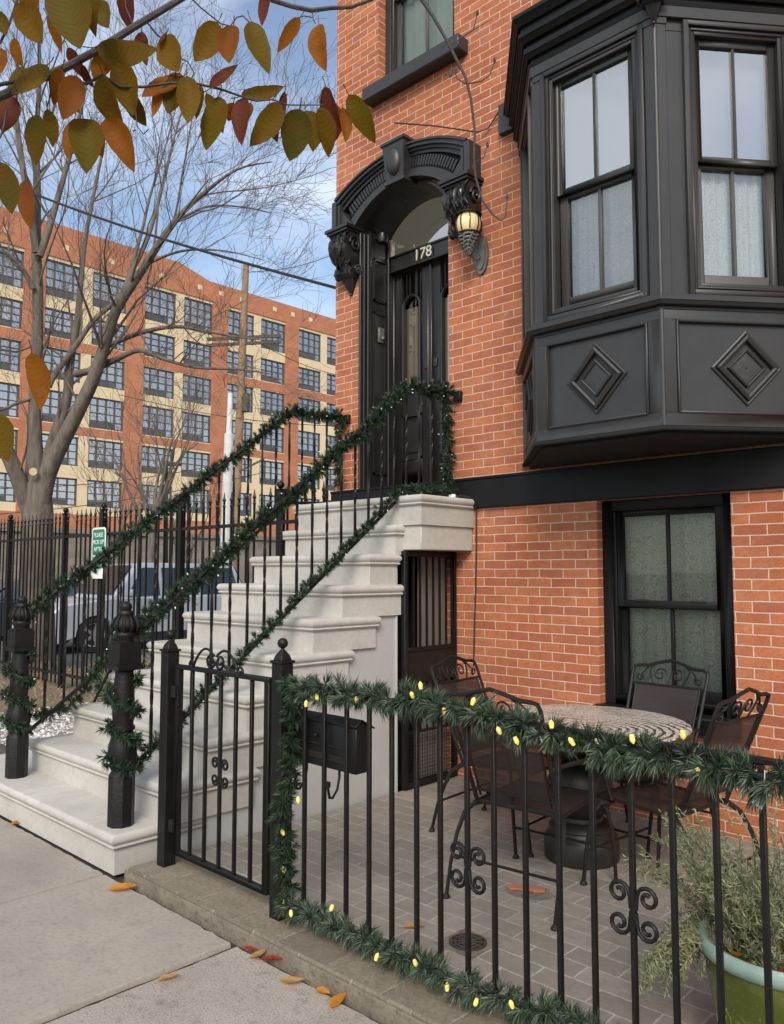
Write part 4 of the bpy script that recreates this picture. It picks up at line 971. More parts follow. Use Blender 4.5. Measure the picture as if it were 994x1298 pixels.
# ------------------------------------------------------------------ garlands
def resample(path, step):
    path = [Vector(p) for p in path]; out = [path[0].copy()]; acc = 0
    for a, c in zip(path, path[1:]):
        Ld = (c - a).length; d = step - acc
        while d <= Ld: out.append(a.lerp(c, d / Ld)); d += step
        acc = (acc + Ld) % step
    return out
def bulb_mesh(r=.0088, h=.030):
    b = MB(); b.lathe([(.006, 0), (.0075, .006), (r, .014), (r * .92, .021), (r * .55, h*.85), (.0008, h)], (0, 0, 0), 7)
    me = b.build('bulb', 'bulb', None, smooth=False); d = me.data; bpy.data.objects.remove(me); return d
BULB = bulb_mesh()
def minib():
    b = MB(); b.lathe([(.003, 0), (.0045, .004), (.0045, .009), (.001, .015)], (0, 0, 0), 5)
    me = b.build('bulb', 'minibulb', None, smooth=False); d = me.data; bpy.data.objects.remove(me); return d
MINI = minib()
def garland(label, path, rad, dens, nlen, nw, mat, seed, bulbs=0, bulbset=None, mini=0, clump=.28, mesh_group=None, wob=.012):
    rg = random.Random(seed); pts = resample(path, .02)
    ctr = [p + Vector((rg.uniform(-1, 1), rg.uniform(-1, 1), rg.uniform(-1, 1))) * wob for p in pts]
    t = thing('garland', label, 'garland', tuple(pts[0]), mesh_group)
    b = MB(); b.tube(ctr[::2] if len(ctr) > 3 else ctr, .010, 5); b.build('wire_core', 'stem', t)
    nd = MB(); n = len(ctr)
    for i in range(n):
        p = ctr[i]; tg = (pts[min(i+1, n-1)] - pts[max(i-1, 0)]).normalized()
        a = tg.orthogonal().normalized(); c = tg.cross(a)
        env = 1 - clump + clump * (math.sin(i * .02 * 2*math.pi / .17 + seed) * .6 + mnoise.noise(Vector((i*.09, seed, 0))) * .8)
        ntw = 3; per = max(6, int(dens * 1.25 / ntw))
        for q in range(ntw):
            ph = i * 2.39996 + q * 2.9 + rg.gauss(0, .5); rd = a * math.cos(ph) + c * math.sin(ph)
            ax = (rd * rg.uniform(.7, 1) + tg * rg.uniform(-.25, .8)).normalized(); tl = rad * rg.uniform(.45, .95) * env
            for k in range(per):
                f = rg.random() ** .8; base = p + ax * tl * f
                o = ax.orthogonal().normalized(); w_ = rg.random() * 6.283; o = o * math.cos(w_) + ax.cross(o) * math.sin(w_)
                cone = rg.uniform(.35, 1.1) * (1.15 - .55 * f)
                d = (ax * math.cos(cone) + o * math.sin(cone)).normalized()
                L_ = nlen * rg.uniform(.65, 1.12) * (.65 + .4 * env)
                s = d.cross(ax); s = (s.normalized() if s.length > 1e-4 else o) * nw
                bend = (ax * .22 + Vector((0, 0, -.10))) * L_
                md = base + d * L_ * .55; tip = base + d * L_ + bend
                nd.add([base - s*.45, base + s*.45, md + s*.6, tip, md - s*.6], [(0, 1, 2, 3, 4)])
    nd.build('needles', mat, t, smooth=False)
    if bulbset is None:
        bulbset = []
        for k in range(bulbs):
            i = int((k + .5 + rg.uniform(-.3, .3)) / bulbs * (n - 1)); bulbset.append(pts[i])
    for k, p in enumerate(bulbset):
        o = bpy.data.objects.new('bulb', BULB); COL.objects.link(o); o.parent = t
        tc = (CAM - p).normalized()
        up = Vector((rg.uniform(-.5, .5), rg.uniform(-.5, .5), rg.choice([1, 1, -1]) * .8)).normalized()
        o.location = p + tc * rad * .85 - pts[0] - up * .017; o.rotation_euler = up.to_track_quat('Z', 'Y').to_euler(); 
    for k in range(mini):
        i = int((k + rg.random()) / mini * (n - 1)); o = bpy.data.objects.new('bulb', MINI); COL.objects.link(o); o.parent = t
        d = Vector((rg.gauss(.15, 1), rg.gauss(-.4, 1), rg.gauss(0, 1))).normalized()
        o.location = ctr[i] + d * rad * rg.uniform(.75, 1.1) - pts[0]; o.rotation_euler = d.to_track_quat('Z', 'Y').to_euler()
    return t
GF = FY - .005
top_path = [(-2.955, GF, 1.095), (-2.86, GF, 1.118), (-2.74, GF, 1.118), (-2.52, GF - .01, 1.095), (-2.40, GF, 1.104), (-2.2, GF, 1.088), (-2.03, GF - .015, 1.088), (-1.9, GF, 1.098), (-1.72, GF - .01, 1.078), (-1.52, GF, 1.080), (-1.34, GF - .01, 1.062), (-1.2, GF, 1.040), (-1.07, GF - .03, 1.040), (-.95, GF - .03, 1.045), (-.88, GF - .01, 1.038), (-.78, GF, 1.055), (-.6, GF, 1.09), (-.3, GF, 1.085), (.2, GF, 1.09), (1.2, GF, 1.08)]
fb_px = [(402, 885), (388, 891), (452, 886), (522, 880), (533, 868), (632, 925), (655, 940), (600, 888), (699, 917), (724, 939), (866, 933), (884, 977), (802, 938), (564, 903)]
fence_bulbs = []
for px, py in fb_px:
    r_ = at(px, py, 1) - CAM; fence_bulbs.append(CAM + r_ * ((GF - CAM.y) / r_.y))
GAR = 'evergreen garlands on the patio fence'
def on_fence(l, y):
    o = []
    for px, py in l:
        r_ = at(px, py, 1) - CAM; o.append(CAM + r_ * ((y - CAM.y) / r_.y))
    return o
top_path = [(-2.955, GF, 1.095)] + on_fence([(372, 871), (400, 871), (430, 879), (470, 884), (500, 888), (527, 886), (560, 896), (600, 905), (640, 914), (680, 926), (720, 936), (760, 946), (800, 953), (840, 958), (868, 964), (900, 976), (940, 978), (985, 986)], GF) + [(-.6, GF, 1.07), (-.3, GF, 1.085), (.2, GF, 1.09), (1.2, GF, 1.08)]
garland('thick blue green garland with yellow bulbs lying along the top of the patio fence', top_path, .064, 125, .056, .0021, 'needle', 11, bulbset=fence_bulbs, clump=.42, wob=.016)
vert_path = [(-2.90, GF, 1.11), (-2.885, GF - .01, .98), (-2.91, GF, .84), (-2.915, GF, .70), (-2.945, GF - .02, .55), (-2.955, GF, .42), (-2.93, GF - .01, .30), (-2.925, GF, .17)]
garland('slim garland with yellow bulbs climbing beside the gate post', vert_path, .058, 90, .040, .0022, 'needle_dark', 12, bulbset=on_fence([(358, 1054), (360, 1103), (359, 1143), (378, 1015)], GF), clump=.2)
bot_path = [(-2.93, -2.66, .17), (-2.80, -2.665, .16), (-2.62, -2.66, .155), (-2.45, -2.66, .150), (-2.25, -2.645, .155), (-2.07, -2.645, .150), (-1.9, -2.63, .155), (-1.75, -2.63, .150), (-1.6, -2.62, .152), (-1.45, -2.61, .150), (-1.2, -2.62, .15), (-.8, -2.62, .15), (-.2, -2.62, .15), (1.2, -2.62, .15)]
bot_path = [(-2.93, -2.64, .17)] + on_fence([(372, 1152), (392, 1160), (420, 1170), (450, 1184), (480, 1197), (510, 1212), (545, 1227), (580, 1244), (615, 1258), (655, 1272), (700, 1288), (745, 1304)], -2.64) + [(-1.1, -2.62, .15), (-.6, -2.62, .15), (1.2, -2.62, .15)]
garland('garland with yellow bulbs running along the coping at the foot of the fence bars', bot_path, .056, 100, .050, .0021, 'needle', 13, bulbset=on_fence([(369, 1159), (420, 1152), (478, 1212), (527, 1222), (567, 1250), (603, 1272), (648, 1272)], -2.66), clump=.3)
def stair_path(nx, ny, bend, wall, drop):
    z0 = bend[2] - .81 * (bend[1] - (ny + .06)); p0 = Vector((nx, ny + .05, z0 - .02)); pts = []
    for k in range(18):
        t = k / 17; q = p0.lerp(Vector(bend), t); q.z += .018 * math.sin(t * 22) - .035 * math.sin(math.pi * t) * .4 + .012; pts.append(q)
    pts.append(Vector(bend) + Vector((0, .05, .02))); pts.append(Vector(bend).lerp(Vector(wall), .6) + Vector((0, 0, -.005))); pts.append(Vector(wall) + Vector((0, 0, .005)))
    return pts
rp = stair_path(-4.285, -2.715, RB, RW, 0)
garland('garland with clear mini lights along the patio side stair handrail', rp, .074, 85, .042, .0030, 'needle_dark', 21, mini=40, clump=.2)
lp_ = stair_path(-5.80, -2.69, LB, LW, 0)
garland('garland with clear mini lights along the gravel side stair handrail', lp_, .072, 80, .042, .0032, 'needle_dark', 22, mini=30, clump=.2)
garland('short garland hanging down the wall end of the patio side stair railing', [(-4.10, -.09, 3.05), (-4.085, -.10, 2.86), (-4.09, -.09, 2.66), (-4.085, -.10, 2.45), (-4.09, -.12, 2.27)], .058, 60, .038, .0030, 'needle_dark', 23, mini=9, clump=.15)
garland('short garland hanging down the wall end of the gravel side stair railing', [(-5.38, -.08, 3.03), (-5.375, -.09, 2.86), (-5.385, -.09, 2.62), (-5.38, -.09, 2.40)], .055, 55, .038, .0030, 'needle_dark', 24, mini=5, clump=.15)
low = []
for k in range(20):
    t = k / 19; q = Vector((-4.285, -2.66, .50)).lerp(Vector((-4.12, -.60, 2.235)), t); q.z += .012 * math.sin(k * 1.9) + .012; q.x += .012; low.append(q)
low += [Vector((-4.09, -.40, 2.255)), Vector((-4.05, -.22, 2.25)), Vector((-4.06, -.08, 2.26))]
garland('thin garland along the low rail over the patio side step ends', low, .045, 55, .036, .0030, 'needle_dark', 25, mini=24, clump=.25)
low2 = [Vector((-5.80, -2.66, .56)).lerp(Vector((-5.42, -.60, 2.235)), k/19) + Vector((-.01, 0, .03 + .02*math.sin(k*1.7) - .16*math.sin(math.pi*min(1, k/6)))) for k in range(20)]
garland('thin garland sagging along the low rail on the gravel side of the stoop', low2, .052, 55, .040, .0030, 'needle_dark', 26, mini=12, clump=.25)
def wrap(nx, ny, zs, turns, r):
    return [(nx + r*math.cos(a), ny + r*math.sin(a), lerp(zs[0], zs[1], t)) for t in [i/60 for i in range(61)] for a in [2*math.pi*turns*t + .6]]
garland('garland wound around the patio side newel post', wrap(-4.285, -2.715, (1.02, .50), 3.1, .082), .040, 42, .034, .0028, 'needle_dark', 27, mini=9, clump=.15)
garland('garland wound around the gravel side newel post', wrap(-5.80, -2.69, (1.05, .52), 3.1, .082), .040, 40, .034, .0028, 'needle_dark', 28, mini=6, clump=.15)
# plug of the light string on the landing
pt = thing('light_plug', 'white plug of a light string on the landing corner by the wall', 'plug', (-3.99, -.14, 2.19))
b = MB(); b.obox((-4.03, -.16, 2.19), (.05, .02, 0), (-.015, .035, 0), (0, 0, .035)); b.build('plug_body', 'paper', pt, bevel=.006)
b = MB(); b.tube([(-4.0, -.13, 2.20), (-3.96, -.10, 2.215), (-3.92, -.07, 2.205), (-3.885, -.03, 2.19), (-3.87, -.015, 2.1), (-3.875, -.012, 1.8), (-3.885, -.012, 1.5), (-3.90, -.012, 1.2), (-3.91, -.012, .9)], .006, 5); b.build('cord', 'rubber', pt)
# ------------------------------------------------------------------ patio table
PZ = .035
tb_ = thing('patio_table', 'round mosaic topped patio table on a black urn pedestal', 'table', (-2.44, -.93, PZ))
b = MB(); b.lathe([(.195, 0), (.205, .01), (.205, .10), (.198, .13), (.17, .145), (.165, .165), (.18, .175), (.165, .20), (.12, .215), (.115, .235), (.15, .27), (.175, .33), (.185, .40), (.17, .47), (.13, .52), (.10, .55), (.11, .565), (.09, .59), (.08, .66), (.16, .70), (.20, .705)], (-2.44, -.93, PZ), 28)
b.build('pedestal', 'table_rim', tb_, ang=50)
b = MB(); b.lathe([(.52, .690), (.585, .695), (.605, .705), (.608, .725), (.60, .735)], (-2.44, -.93, PZ), 64); b.build('table_rim', 'table_rim', tb_, ang=40)
b = MB(); b.lathe([(.597, .735), (.594, .744), (.001, .746)], (-2.44, -.93, PZ), 64); b.build('table_top', 'mosaic', tb_, ang=30)
for a in (.4, 1.97, 3.54, 5.1):
    b = MB(); u = Vector((math.cos(a), math.sin(a), 0)); b.tube([Vector((-2.44, -.93, PZ + .55)) + u*.09, Vector((-2.44, -.93, PZ + .64)) + u*.25, Vector((-2.44, -.93, PZ + .692)) + u*.46], .014, 6); b.build('top_brace', 'table_rim', tb_)

# wrought iron mesh chairs -------------------------------------------------
def make_chair():
    t = thing('patio_chair', 'x', 'chair')
    r = .0095; SW = .235; SH = .43
    # seat frame
    b = MB()
    fr = [(-SW, -.02, SH), (-SW*.97, .40, SH + .015), (-SW*.9, .445, SH + .005), (SW*.9, .445, SH + .005), (SW*.97, .40, SH + .015), (SW, -.02, SH), (-SW, -.02, SH)]
    b.tube(fr, r, 6); b.build('seat_frame', 'iron2', t)
    b = MB(); nx, ny = 10, 8
    g = [[(lerp(-SW, SW, i/nx)*lerp(1, .93, j/ny), lerp(-.02, .44, j/ny), SH + .01*math.sin(math.pi*j/ny) - .022*math.sin(math.pi*i/nx)*math.sin(math.pi*min(1, j/ny))) for i in range(nx+1)] for j in range(ny+1)]
    b.add([p for row in g for p in row], [(j*(nx+1)+i, j*(nx+1)+i+1, (j+1)*(nx+1)+i+1, (j+1)*(nx+1)+i) for j in range(ny) for i in range(nx)]); b.build('seat', 'weave', t)
    # back: leans back, z .47 to 1.0
    def BK(u, z): # back plane
        f = (z - SH) / .57; return Vector((u*lerp(.96, 1.06, f), -.03 - .235*f - .03*math.sin(f*math.pi)*0, z))
    b = MB()
    tp = [BK(-SW, SH), BK(-SW, .60), BK(-SW, .80), BK(-SW, .955)]
    crest = [BK(-SW*.96, .985), BK(-SW*.85, .992), BK(-SW*.6, .995), BK(-SW*.3, 1.018), BK(0, 1.035), BK(SW*.3, 1.018), BK(SW*.6, .995), BK(SW*.85, .992), BK(SW*.96, .985)]
    b.tube(tp + crest + [Vector((-p.x, p.y, p.z)) for p in tp[::-1]], .0105, 6)
    b.tube([BK(-SW, .885), BK(SW, .885)], .0075, 6); b.tube([BK(-SW, .50), BK(SW, .50)], .0075, 6)
    for s in (-1, 1): b.tube([BK(s*SW*.86, .47), BK(s*SW*.86, .885)], .006, 5)
    b.build('back_frame', 'iron2', t)
    b = MB(); g = [[BK(lerp(-SW*.86, SW*.86, i/8), lerp(.50, .885, j/6)) - Vector((0, .02*math.sin(math.pi*i/8)*math.sin(math.pi*j/6), 0)) for i in range(9)] for j in range(7)]
    b.add([p for row in g for p in row], [(j*9+i, j*9+i+1, (j+1)*9+i+1, (j+1)*9+i) for j in range(6) for i in range(8)]); b.build('back', 'weave', t)
    b = MB(); Ub = Vector((1, 0, 0)); Vb = (BK(0, 1) - BK(0, .9)).normalized()
    for s in (-1, 1):
        c = BK(s*.055, .945); b.tube([BK(s*.005, .89), BK(s*.012, .93)] + spiral(c, (-s, 0, 0), Vb, .043, 1.2, 0, 1, 16, .35), .0055, 5)
        b.tube([BK(s*.09, .892), BK(s*.115, .93), BK(s*.125, .975), BK(s*.10, 1.0)], .0055, 5)
        c = BK(s*.185, .925); b.tube([BK(s*.10, 1.0), BK(s*.135, .985), BK(s*.165, .95)] + spiral(c, (0, 0, 1), (s, 0, 0), .026, 1.3, -.6, -1, 14, .35), .0055, 5)
    b.build('back_scroll', 'iron2', t)
    for s in (-1, 1):
        b = MB()  # arm
        b.tube([BK(s*SW, .665), Vector((s*(SW + .03), -.02, .675)), Vector((s*(SW + .045), .14, .668)), Vector((s*(SW + .045), .27, .655)), Vector((s*(SW + .045), .335, .625)), Vector((s*(SW + .035), .355, .575)), Vector((s*(SW + .01), .345, .50)), Vector((s*SW, .33, SH + .01))], [.009, .011, .013, .013, .012, .010, .009, .009], 6)
        b.build('arm', 'iron2', t)
        for fy, y0, yd in ((.0, .01, -.23), (1, .37, .10)):
            b = MB(); x0 = s*(SW - .01); x1 = s*(SW + .055)
            b.tube([Vector((x0 - s*.03, y0 + (.03 if fy == 0 else -.03), SH - .005)), Vector((x0 + s*.02, y0 + yd*.18, SH - .012)), Vector((x0 + s*.045, y0 + yd*.40, SH - .05)), Vector((x1 - s*.005, y0 + yd*.60, SH - .14)), Vector((x1, y0 + yd*.82, .16)), Vector((x1, y0 + yd, .012))], [.010, .015, .013, .011, .010, .010], 6)
            b.lathe([(.018, 0), (.020, .006), (.014, .016), (.009, .022)], (x1, y0 + yd, 0), 10)
            b.build('leg', 'iron2', t)
    b = MB(); b.tube([(-(SW + .05), -.165, .19), (SW + .05, -.165, .19)], .0075, 6); b.build('stretcher', 'iron2', t); b = MB(); b.tube([(-(SW + .045), .455, .17), (SW + .045, .455, .17)], .0075, 6); b.build('stretcher', 'iron2', t)
    for o in t.children: pass
    return t
ch = make_chair()
CH = 'wrought iron chairs around the patio table'
def put(o, x, y, rz, label):
    o.location = (x, y, PZ); o.rotation_euler = (0, 0, rz); o['label'] = label; o['group'] = CH
spots = [(-2.36, -1.63, R(6), 'black mesh patio chair nearest the fence with its back to the sidewalk'),
         (-3.14, -.86, R(-86), 'black mesh patio chair beside the security gate under the stoop'),
         (-2.28, -.40, R(177), 'black mesh patio chair against the basement window'),
         (-1.73, -1.03, R(84), 'black mesh patio chair beyond the potted herb facing the stoop')]
cps = [ch] + [copy_tree(ch) for _ in spots[1:]]
for o, sp in zip(cps, spots): put(o, *sp)

# drain and broken cover ----------------------------------------------------
dr = thing('floor_drain', 'round slotted iron drain cover set in the patio paving', 'drain', (-2.245, -2.19, PZ))
b = MB(); b.box(-2.345, -2.145, -2.29, -2.09, PZ, PZ + .004); b.build('drain_surround', 'kerbside', dr)
b = MB(); c = (-2.245, -2.19, PZ + .005)
b.lathe([(.082, 0), (.082, .004), (.07, .005), (.07, 0)], c, 24)
for rr in (.012, .034, .056): b.tube([(c[0] + rr*math.cos(a*math.pi/12), c[1] + rr*math.sin(a*math.pi/12), c[2] + .003) for a in range(25)], .0045, 5)
for q in range(10): a = q*math.pi/5; b.tube([(c[0] + .01*math.cos(a), c[1] + .01*math.sin(a), c[2] + .003), (c[0] + .075*math.cos(a), c[1] + .075*math.sin(a), c[2] + .003)], .004, 5)
b.build('grate', 'rust', dr)
b = MB(); b.lathe([(.072, .001), (.001, .0012)], c, 20); b.build('drain_hole', 'dark', dr)
cp = thing('broken_cover', 'broken terracotta drain cover in the paving beside the table pedestal', 'cover', (-2.37, -1.54, PZ))
rgq = random.Random(5)
b = MB(); b.prism([(-.11 , -.07), (-.02, -.10), (.09, -.06), (.12, .03), (.03, .09), (-.08, .06)], (-2.36, -1.54, PZ - .001), (1, 0, 0), (0, 1, 0), (0, 0, .006)); b.build('dark_hole', 'kerbside', cp)
for k in range(3):
    b = MB(); x, y = -2.44 + .05*k, -1.56 + .025*k; b.prism([(-.045, -.02), (0, -.04), (.045, -.01), (.02, .03), (-.03, .03)], (x, y, PZ + .005), (1, 0, .05), (.1, 1, 0), (0, 0, .012)); b.build('terracotta_shard', 'terra', cp, bevel=.003)

# planter ---------------------------------------------------------------
PC = Vector((-.962, -2.172, PZ - .025)); PS = .77
pt_ = thing('planter', 'olive green glazed pot with a teal rim standing behind the fence bars', 'planter', tuple(PC))
b = MB(); b.lathe([(r_*PS, z_) for r_, z_ in [(.20, 0), (.215, .01), (.235, .06), (.275, .18), (.305, .30), (.315, .36), (.312, .38)]], PC, 48)
pb = b.build('pot', 'pot', pt_, ang=60)
b = MB(); b.lathe([(r_*PS, z_) for r_, z_ in [(.315, .372), (.330, .378), (.338, .395), (.336, .415), (.322, .428), (.305, .425), (.295, .41), (.290, .36)]], PC, 48); b.build('rim', 'potrim', pt_, ang=60)
b = MB()
for k in range(9):
    a = -2.2 + k * .28
    b.tube([PC + Vector((.286*PS*math.cos(a + p.x*.2), .286*PS*math.sin(a + p.x*.2), .20 + p.z*.055)) for p in spiral((0, 0, 0), (1, 0, 0), (0, 0, 1), 1, 1.7, 0, 1, 20, .15)], .005, 5)
b.build('raised_scroll_pattern', 'pot', pb)
b = MB(); b.lathe([(.296*PS, .352), (.15*PS, .365), (.001, .37)], PC, 24); b.build('soil', 'soil', pt_)
hb = thing('herb_plant', 'straggly grey green herb spilling over the side of the glazed pot', 'plant', tuple(PC + Vector((0, 0, .36))))
rg = random.Random(17)
nd, st = MB(), MB()
def sprig(p, d, ln, leafy=1.0, sag=.5):
    pts = []; d = d.normalized(); q = Vector(p); n = 9
    for i in range(n + 1):
        pts.append(q.copy()); q = q + d * (ln / n)
        d = (d + Vector((rg.gauss(0, .12), rg.gauss(0, .12), rg.gauss(0, .08) - sag * .10))).normalized()
    st.tube(pts, [.0026 * (1 - .7*i/n) for i in range(n + 1)], 3, caps=False)
    for i in range(1, n + 1):
        for k in range(int(13 * leafy)):
            p0 = pts[i-1].lerp(pts[i], rg.random()); dd = ((pts[i] - pts[i-1]).normalized() + Vector((rg.gauss(0, .9), rg.gauss(0, .9), rg.gauss(0, .9)))).normalized()
            L_ = rg.uniform(.010, .028); s = dd.orthogonal().normalized() * .0019
            nd.add([p0 - s*.4, p0 + s*.4, p0 + dd*L_*.6 + s, p0 + dd*L_, p0 + dd*L_*.6 - s], [(0, 1, 2, 3, 4)])
for k in range(170):
    a = rg.uniform(0, 6.283); rr = rg.uniform(0, .20); p = PC + Vector((rr*math.cos(a), rr*math.sin(a), .37))
    d = Vector((math.cos(a)*.45, math.sin(a)*.45, 1)) + Vector((rg.gauss(-.16, .25), rg.gauss(.05, .2), 0))
    sprig(p, d, rg.uniform(.22, .52), 1.0, .5)
for k in range(95):   # spilling over the left side
    a = rg.uniform(2.3, 3.9); rr = rg.uniform(.14, .23); p = PC + Vector((rr*math.cos(a), rr*math.sin(a), .40))
    sprig(p, Vector((math.cos(a), math.sin(a), .35)), rg.uniform(.15, .36), 1.0, 3.0)
for k in range(40):
    a = rg.uniform(1.4, 3.4); rr = rg.uniform(.1, .22); p = PC + Vector((rr*math.cos(a), rr*math.sin(a), .39))
    sprig(p, Vector((math.cos(a)*.8, math.sin(a)*.7, .9)), rg.uniform(.22, .42), .9, 1.2)
for k, (dx, dy, dz, l_) in enumerate(((-.08, -.15, .40, .10), (.05, -.18, .41, .09), (-.02, -.10, .43, .13), (.12, -.15, .47, .12))):
    b = MB(); leaf_shape(b, PC + Vector((dx, dy, dz)), Vector((rg.uniform(-1, 1), rg.uniform(-1, .3), .2)), Vector((rg.gauss(0, .5), -.6, 1)), l_, l_*.25, .3, .5); b.build('dead_leaf', 'leaf_fall_orange', hb, ang=80)
nd.build('leaves', 'herb', hb, smooth=False); st.build('stems', 'herb_dry', hb, smooth=False)
# a second dark leaved pot plant just behind, with a white tag
hb2 = thing('potted_shrub', 'small dark plant against the wall behind the glazed pot with a white care tag', 'plant', (-.72, -1.55, PZ))
b = MB(); b.lathe([(.11, 0), (.15, .22), (.16, .24), (.14, .24), (.135, .2)], (-.72, -1.55, PZ), 20); b.build('nursery_pot', 'rubber', hb2)
nd, st = MB(), MB()
for k in range(60): 
    a = rg.uniform(0, 6.28); sprig(Vector((-.72, -1.55, PZ + .2)), Vector((math.cos(a)*.5, math.sin(a)*.5, 1)), rg.uniform(.3, .62), .9, .4)
nd.build('leaves', 'shrub', hb2, smooth=False); st.build('stems', 'herb_dry', hb2, smooth=False)
tg_ = thing('plant_tag', 'white paper tag hanging from the garland above the glazed pot', 'tag', (-.865, -2.66, .99))
b = MB(); p = Vector((-.863, -2.665, .985)); b.obox(p, (.022, .008, -.016), (.014, .005, .03), (.0005, -.001, 0)); b.build('paper_tag', 'paper', tg_)
b = MB(); b.tube([p + Vector((.02, .01, .02)), p + Vector((.03, .015, .05)), p + Vector((.03, .02, .09))], .0012, 4); b.build('string', 'paper', tg_)

# ------------------------------------------------------------------ leaves
fl = [('brown curled leaf lying on the pavement against the bottom step', 25, 1043, .095, 40, 'leaf_fall_orange'),
      ('bright orange leaf lying flat on the pavement off the bottom step corner', 156, 1126, .115, 12, 'leaf_fall_orange'),
      ('red leaf at the near end of the kerb under the gate post', 204, 1130, .075, -10, 'leaf_fall_red'),
      ('tan leaf on its own over the dark pavement joint', 214, 1239, .075, 30, 'leaf_fall_tan'),
      ('small red leaf touching the kerb at the end of the pavement joint', 318, 1203, .06, -20, 'leaf_fall_red'),
      ('pale tan leaf tucked between two red leaves by the kerb', 328, 1210, .075, 40, 'leaf_fall_tan'),
      ('larger red leaf beside the pale tan one by the kerb', 344, 1218, .08, -15, 'leaf_fall_red'),
      ('peach coloured leaf alone on the rough pavement slab', 371, 1243, .085, -12, 'leaf_fall_tan'),
      ('small amber leaf overlapping the round orange one by the kerb', 410, 1257, .06, -35, 'leaf_fall_orange'),
      ('round deep orange leaf on the pavement edge by the kerb', 429, 1269, .085, 60, 'leaf_fall_orange')]
rl = random.Random(41)
for lab, px, py, L_, ang, mt in fl:
    r_ = at(px, py, 1) - CAM; p = CAM + r_ * ((.012 - CAM.z) / r_.z)
    hd = RGT * math.cos(R(ang)) + Vector((-RGT.y, RGT.x, 0)) * math.sin(R(ang))
    L_ *= 1.2; b = MB(); leaf_shape(b, p - hd*L_*.5, hd + Vector((0, 0, -.03)), Vector((rl.uniform(-.1, .25), rl.uniform(-.35, .05), 1)), L_, L_*.27, rl.uniform(.05, .3), rl.uniform(.2, .5), rl.uniform(-.08, .08))
    o = b.build('fallen_leaf', mt, None, origin=tuple(p), ang=80); tag(o, lab, 'leaf', 'fallen leaves on the pavement')
    set_leaf_uv(o, hd, p - hd*L_*.5 - p, Vector((-hd.y, hd.x, 0)))
r_ = at(525, 1175, 1) - CAM; p = CAM + r_ * ((PZ + .008 - CAM.z) / r_.z); b = MB(); leaf_shape(b, p - RGT*.05, RGT, Vector((0, 0, 1)), .10, .028, .1, .3)
tag(b.build('fallen_leaf', 'leaf_fall_tan', None, origin=tuple(p), ang=80), 'tan leaf lying on the patio paving near the round drain', 'leaf', 'fallen leaves on the pavement')

# near branch with autumn leaves (its tree stands behind the viewer's left shoulder)
br = thing('autumn_branch', 'low tree branch of drooping olive, orange and red leaves hanging over the pavement', 'branch', tuple(at(0, 110, 1.5)))
b = MB()
b.tube([at(-260, 330, 1.45), at(-120, 190, 1.47), at(-40, 140, 1.49), at(0, 122, 1.5), at(40, 105, 1.52), at(86, 84, 1.55), at(126, 62, 1.58), at(170, 34, 1.62), at(230, -2, 1.68), at(300, -45, 1.75), at(420, -120, 1.85)], [.014, .010, .0082, .0078, .0076, .0074, .0072, .007, .0065, .006, .004], 8)
b.build('limb', 'darkbark', br)
b = MB()
b.tube([at(-60, 135, 1.49), at(0, 107, 1.5), at(30, 101, 1.51), at(52, 99, 1.52), at(85, 103, 1.53), at(110, 106, 1.53), at(130, 95, 1.54), at(152, 110, 1.55), at(183, 110, 1.56), at(215, 105, 1.58), at(250, 106, 1.60), at(280, 113, 1.62), at(300, 120, 1.63), at(325, 128, 1.65), at(345, 126, 1.66), at(365, 133, 1.68), at(385, 133, 1.70), at(410, 133, 1.72)], [.0042, .004, .0037, .0036, .0034, .0032, .003, .003, .0028, .0026, .0025, .0024, .0022, .002, .0018, .0016, .0014, .001], 6)
b.tube([at(330, -20, 1.78), at(345, 0, 1.8), at(370, 8, 1.8), at(395, 13, 1.81), at(420, 10, 1.82), at(445, 9, 1.83), at(470, 0, 1.84), at(500, -14, 1.85)], [.006, .0055, .005, .005, .0045, .004, .0035, .003], 6)
b.tube([at(300, -45, 1.75), at(316, -34, 1.77), at(330, -20, 1.78)], .006, 6)
def tw(*ps, r=.0014): b.tube([at(*q) for q in ps], r, 4)
tw((180, 29, 1.63), (188, 30, 1.63), (200, 45, 1.63), (208, 50, 1.63), r=.002)
tw((240, -5, 1.70), (255, 10, 1.70), (280, 30, 1.70), (292, 33, 1.70), (300, 22, 1.70), (308, 20, 1.71), (316, 28, 1.71), r=.0017)
tw((396, 13, 1.81), (397, 24, 1.81), (400, 30, 1.81)); tw((396, 22, 1.81), (385, 20, 1.81), (381, 22, 1.81))
tw((405, 130, 1.72), (408, 115, 1.72), (412, 110, 1.72)); tw((345, 127, 1.66), (352, 118, 1.66), (352, 110, 1.66)); tw((240, 106, 1.6), (246, 92, 1.6), (238, 78, 1.6), (225, 72, 1.6))
tw((172, 112, 1.56), (172, 140, 1.56), (174, 160, 1.56), (182, 170, 1.56), (188, 164, 1.56)); tw((172, 165, 1.56), (168, 166, 1.56))
tw((62, 99, 1.52), (64, 120, 1.52), (60, 135, 1.52)); tw((0, 55, 1.45), (12, 30, 1.45), (22, 0, 1.45), (40, -60, 1.5), r=.003); tw((8, 140, 1.5), (5, 160, 1.5), (0, 175, 1.5), r=.002)
tw((170, 34, 1.62), (160, 10, 1.62), (158, -10, 1.62), r=.002)
b.build('twig', 'darkbark', br)
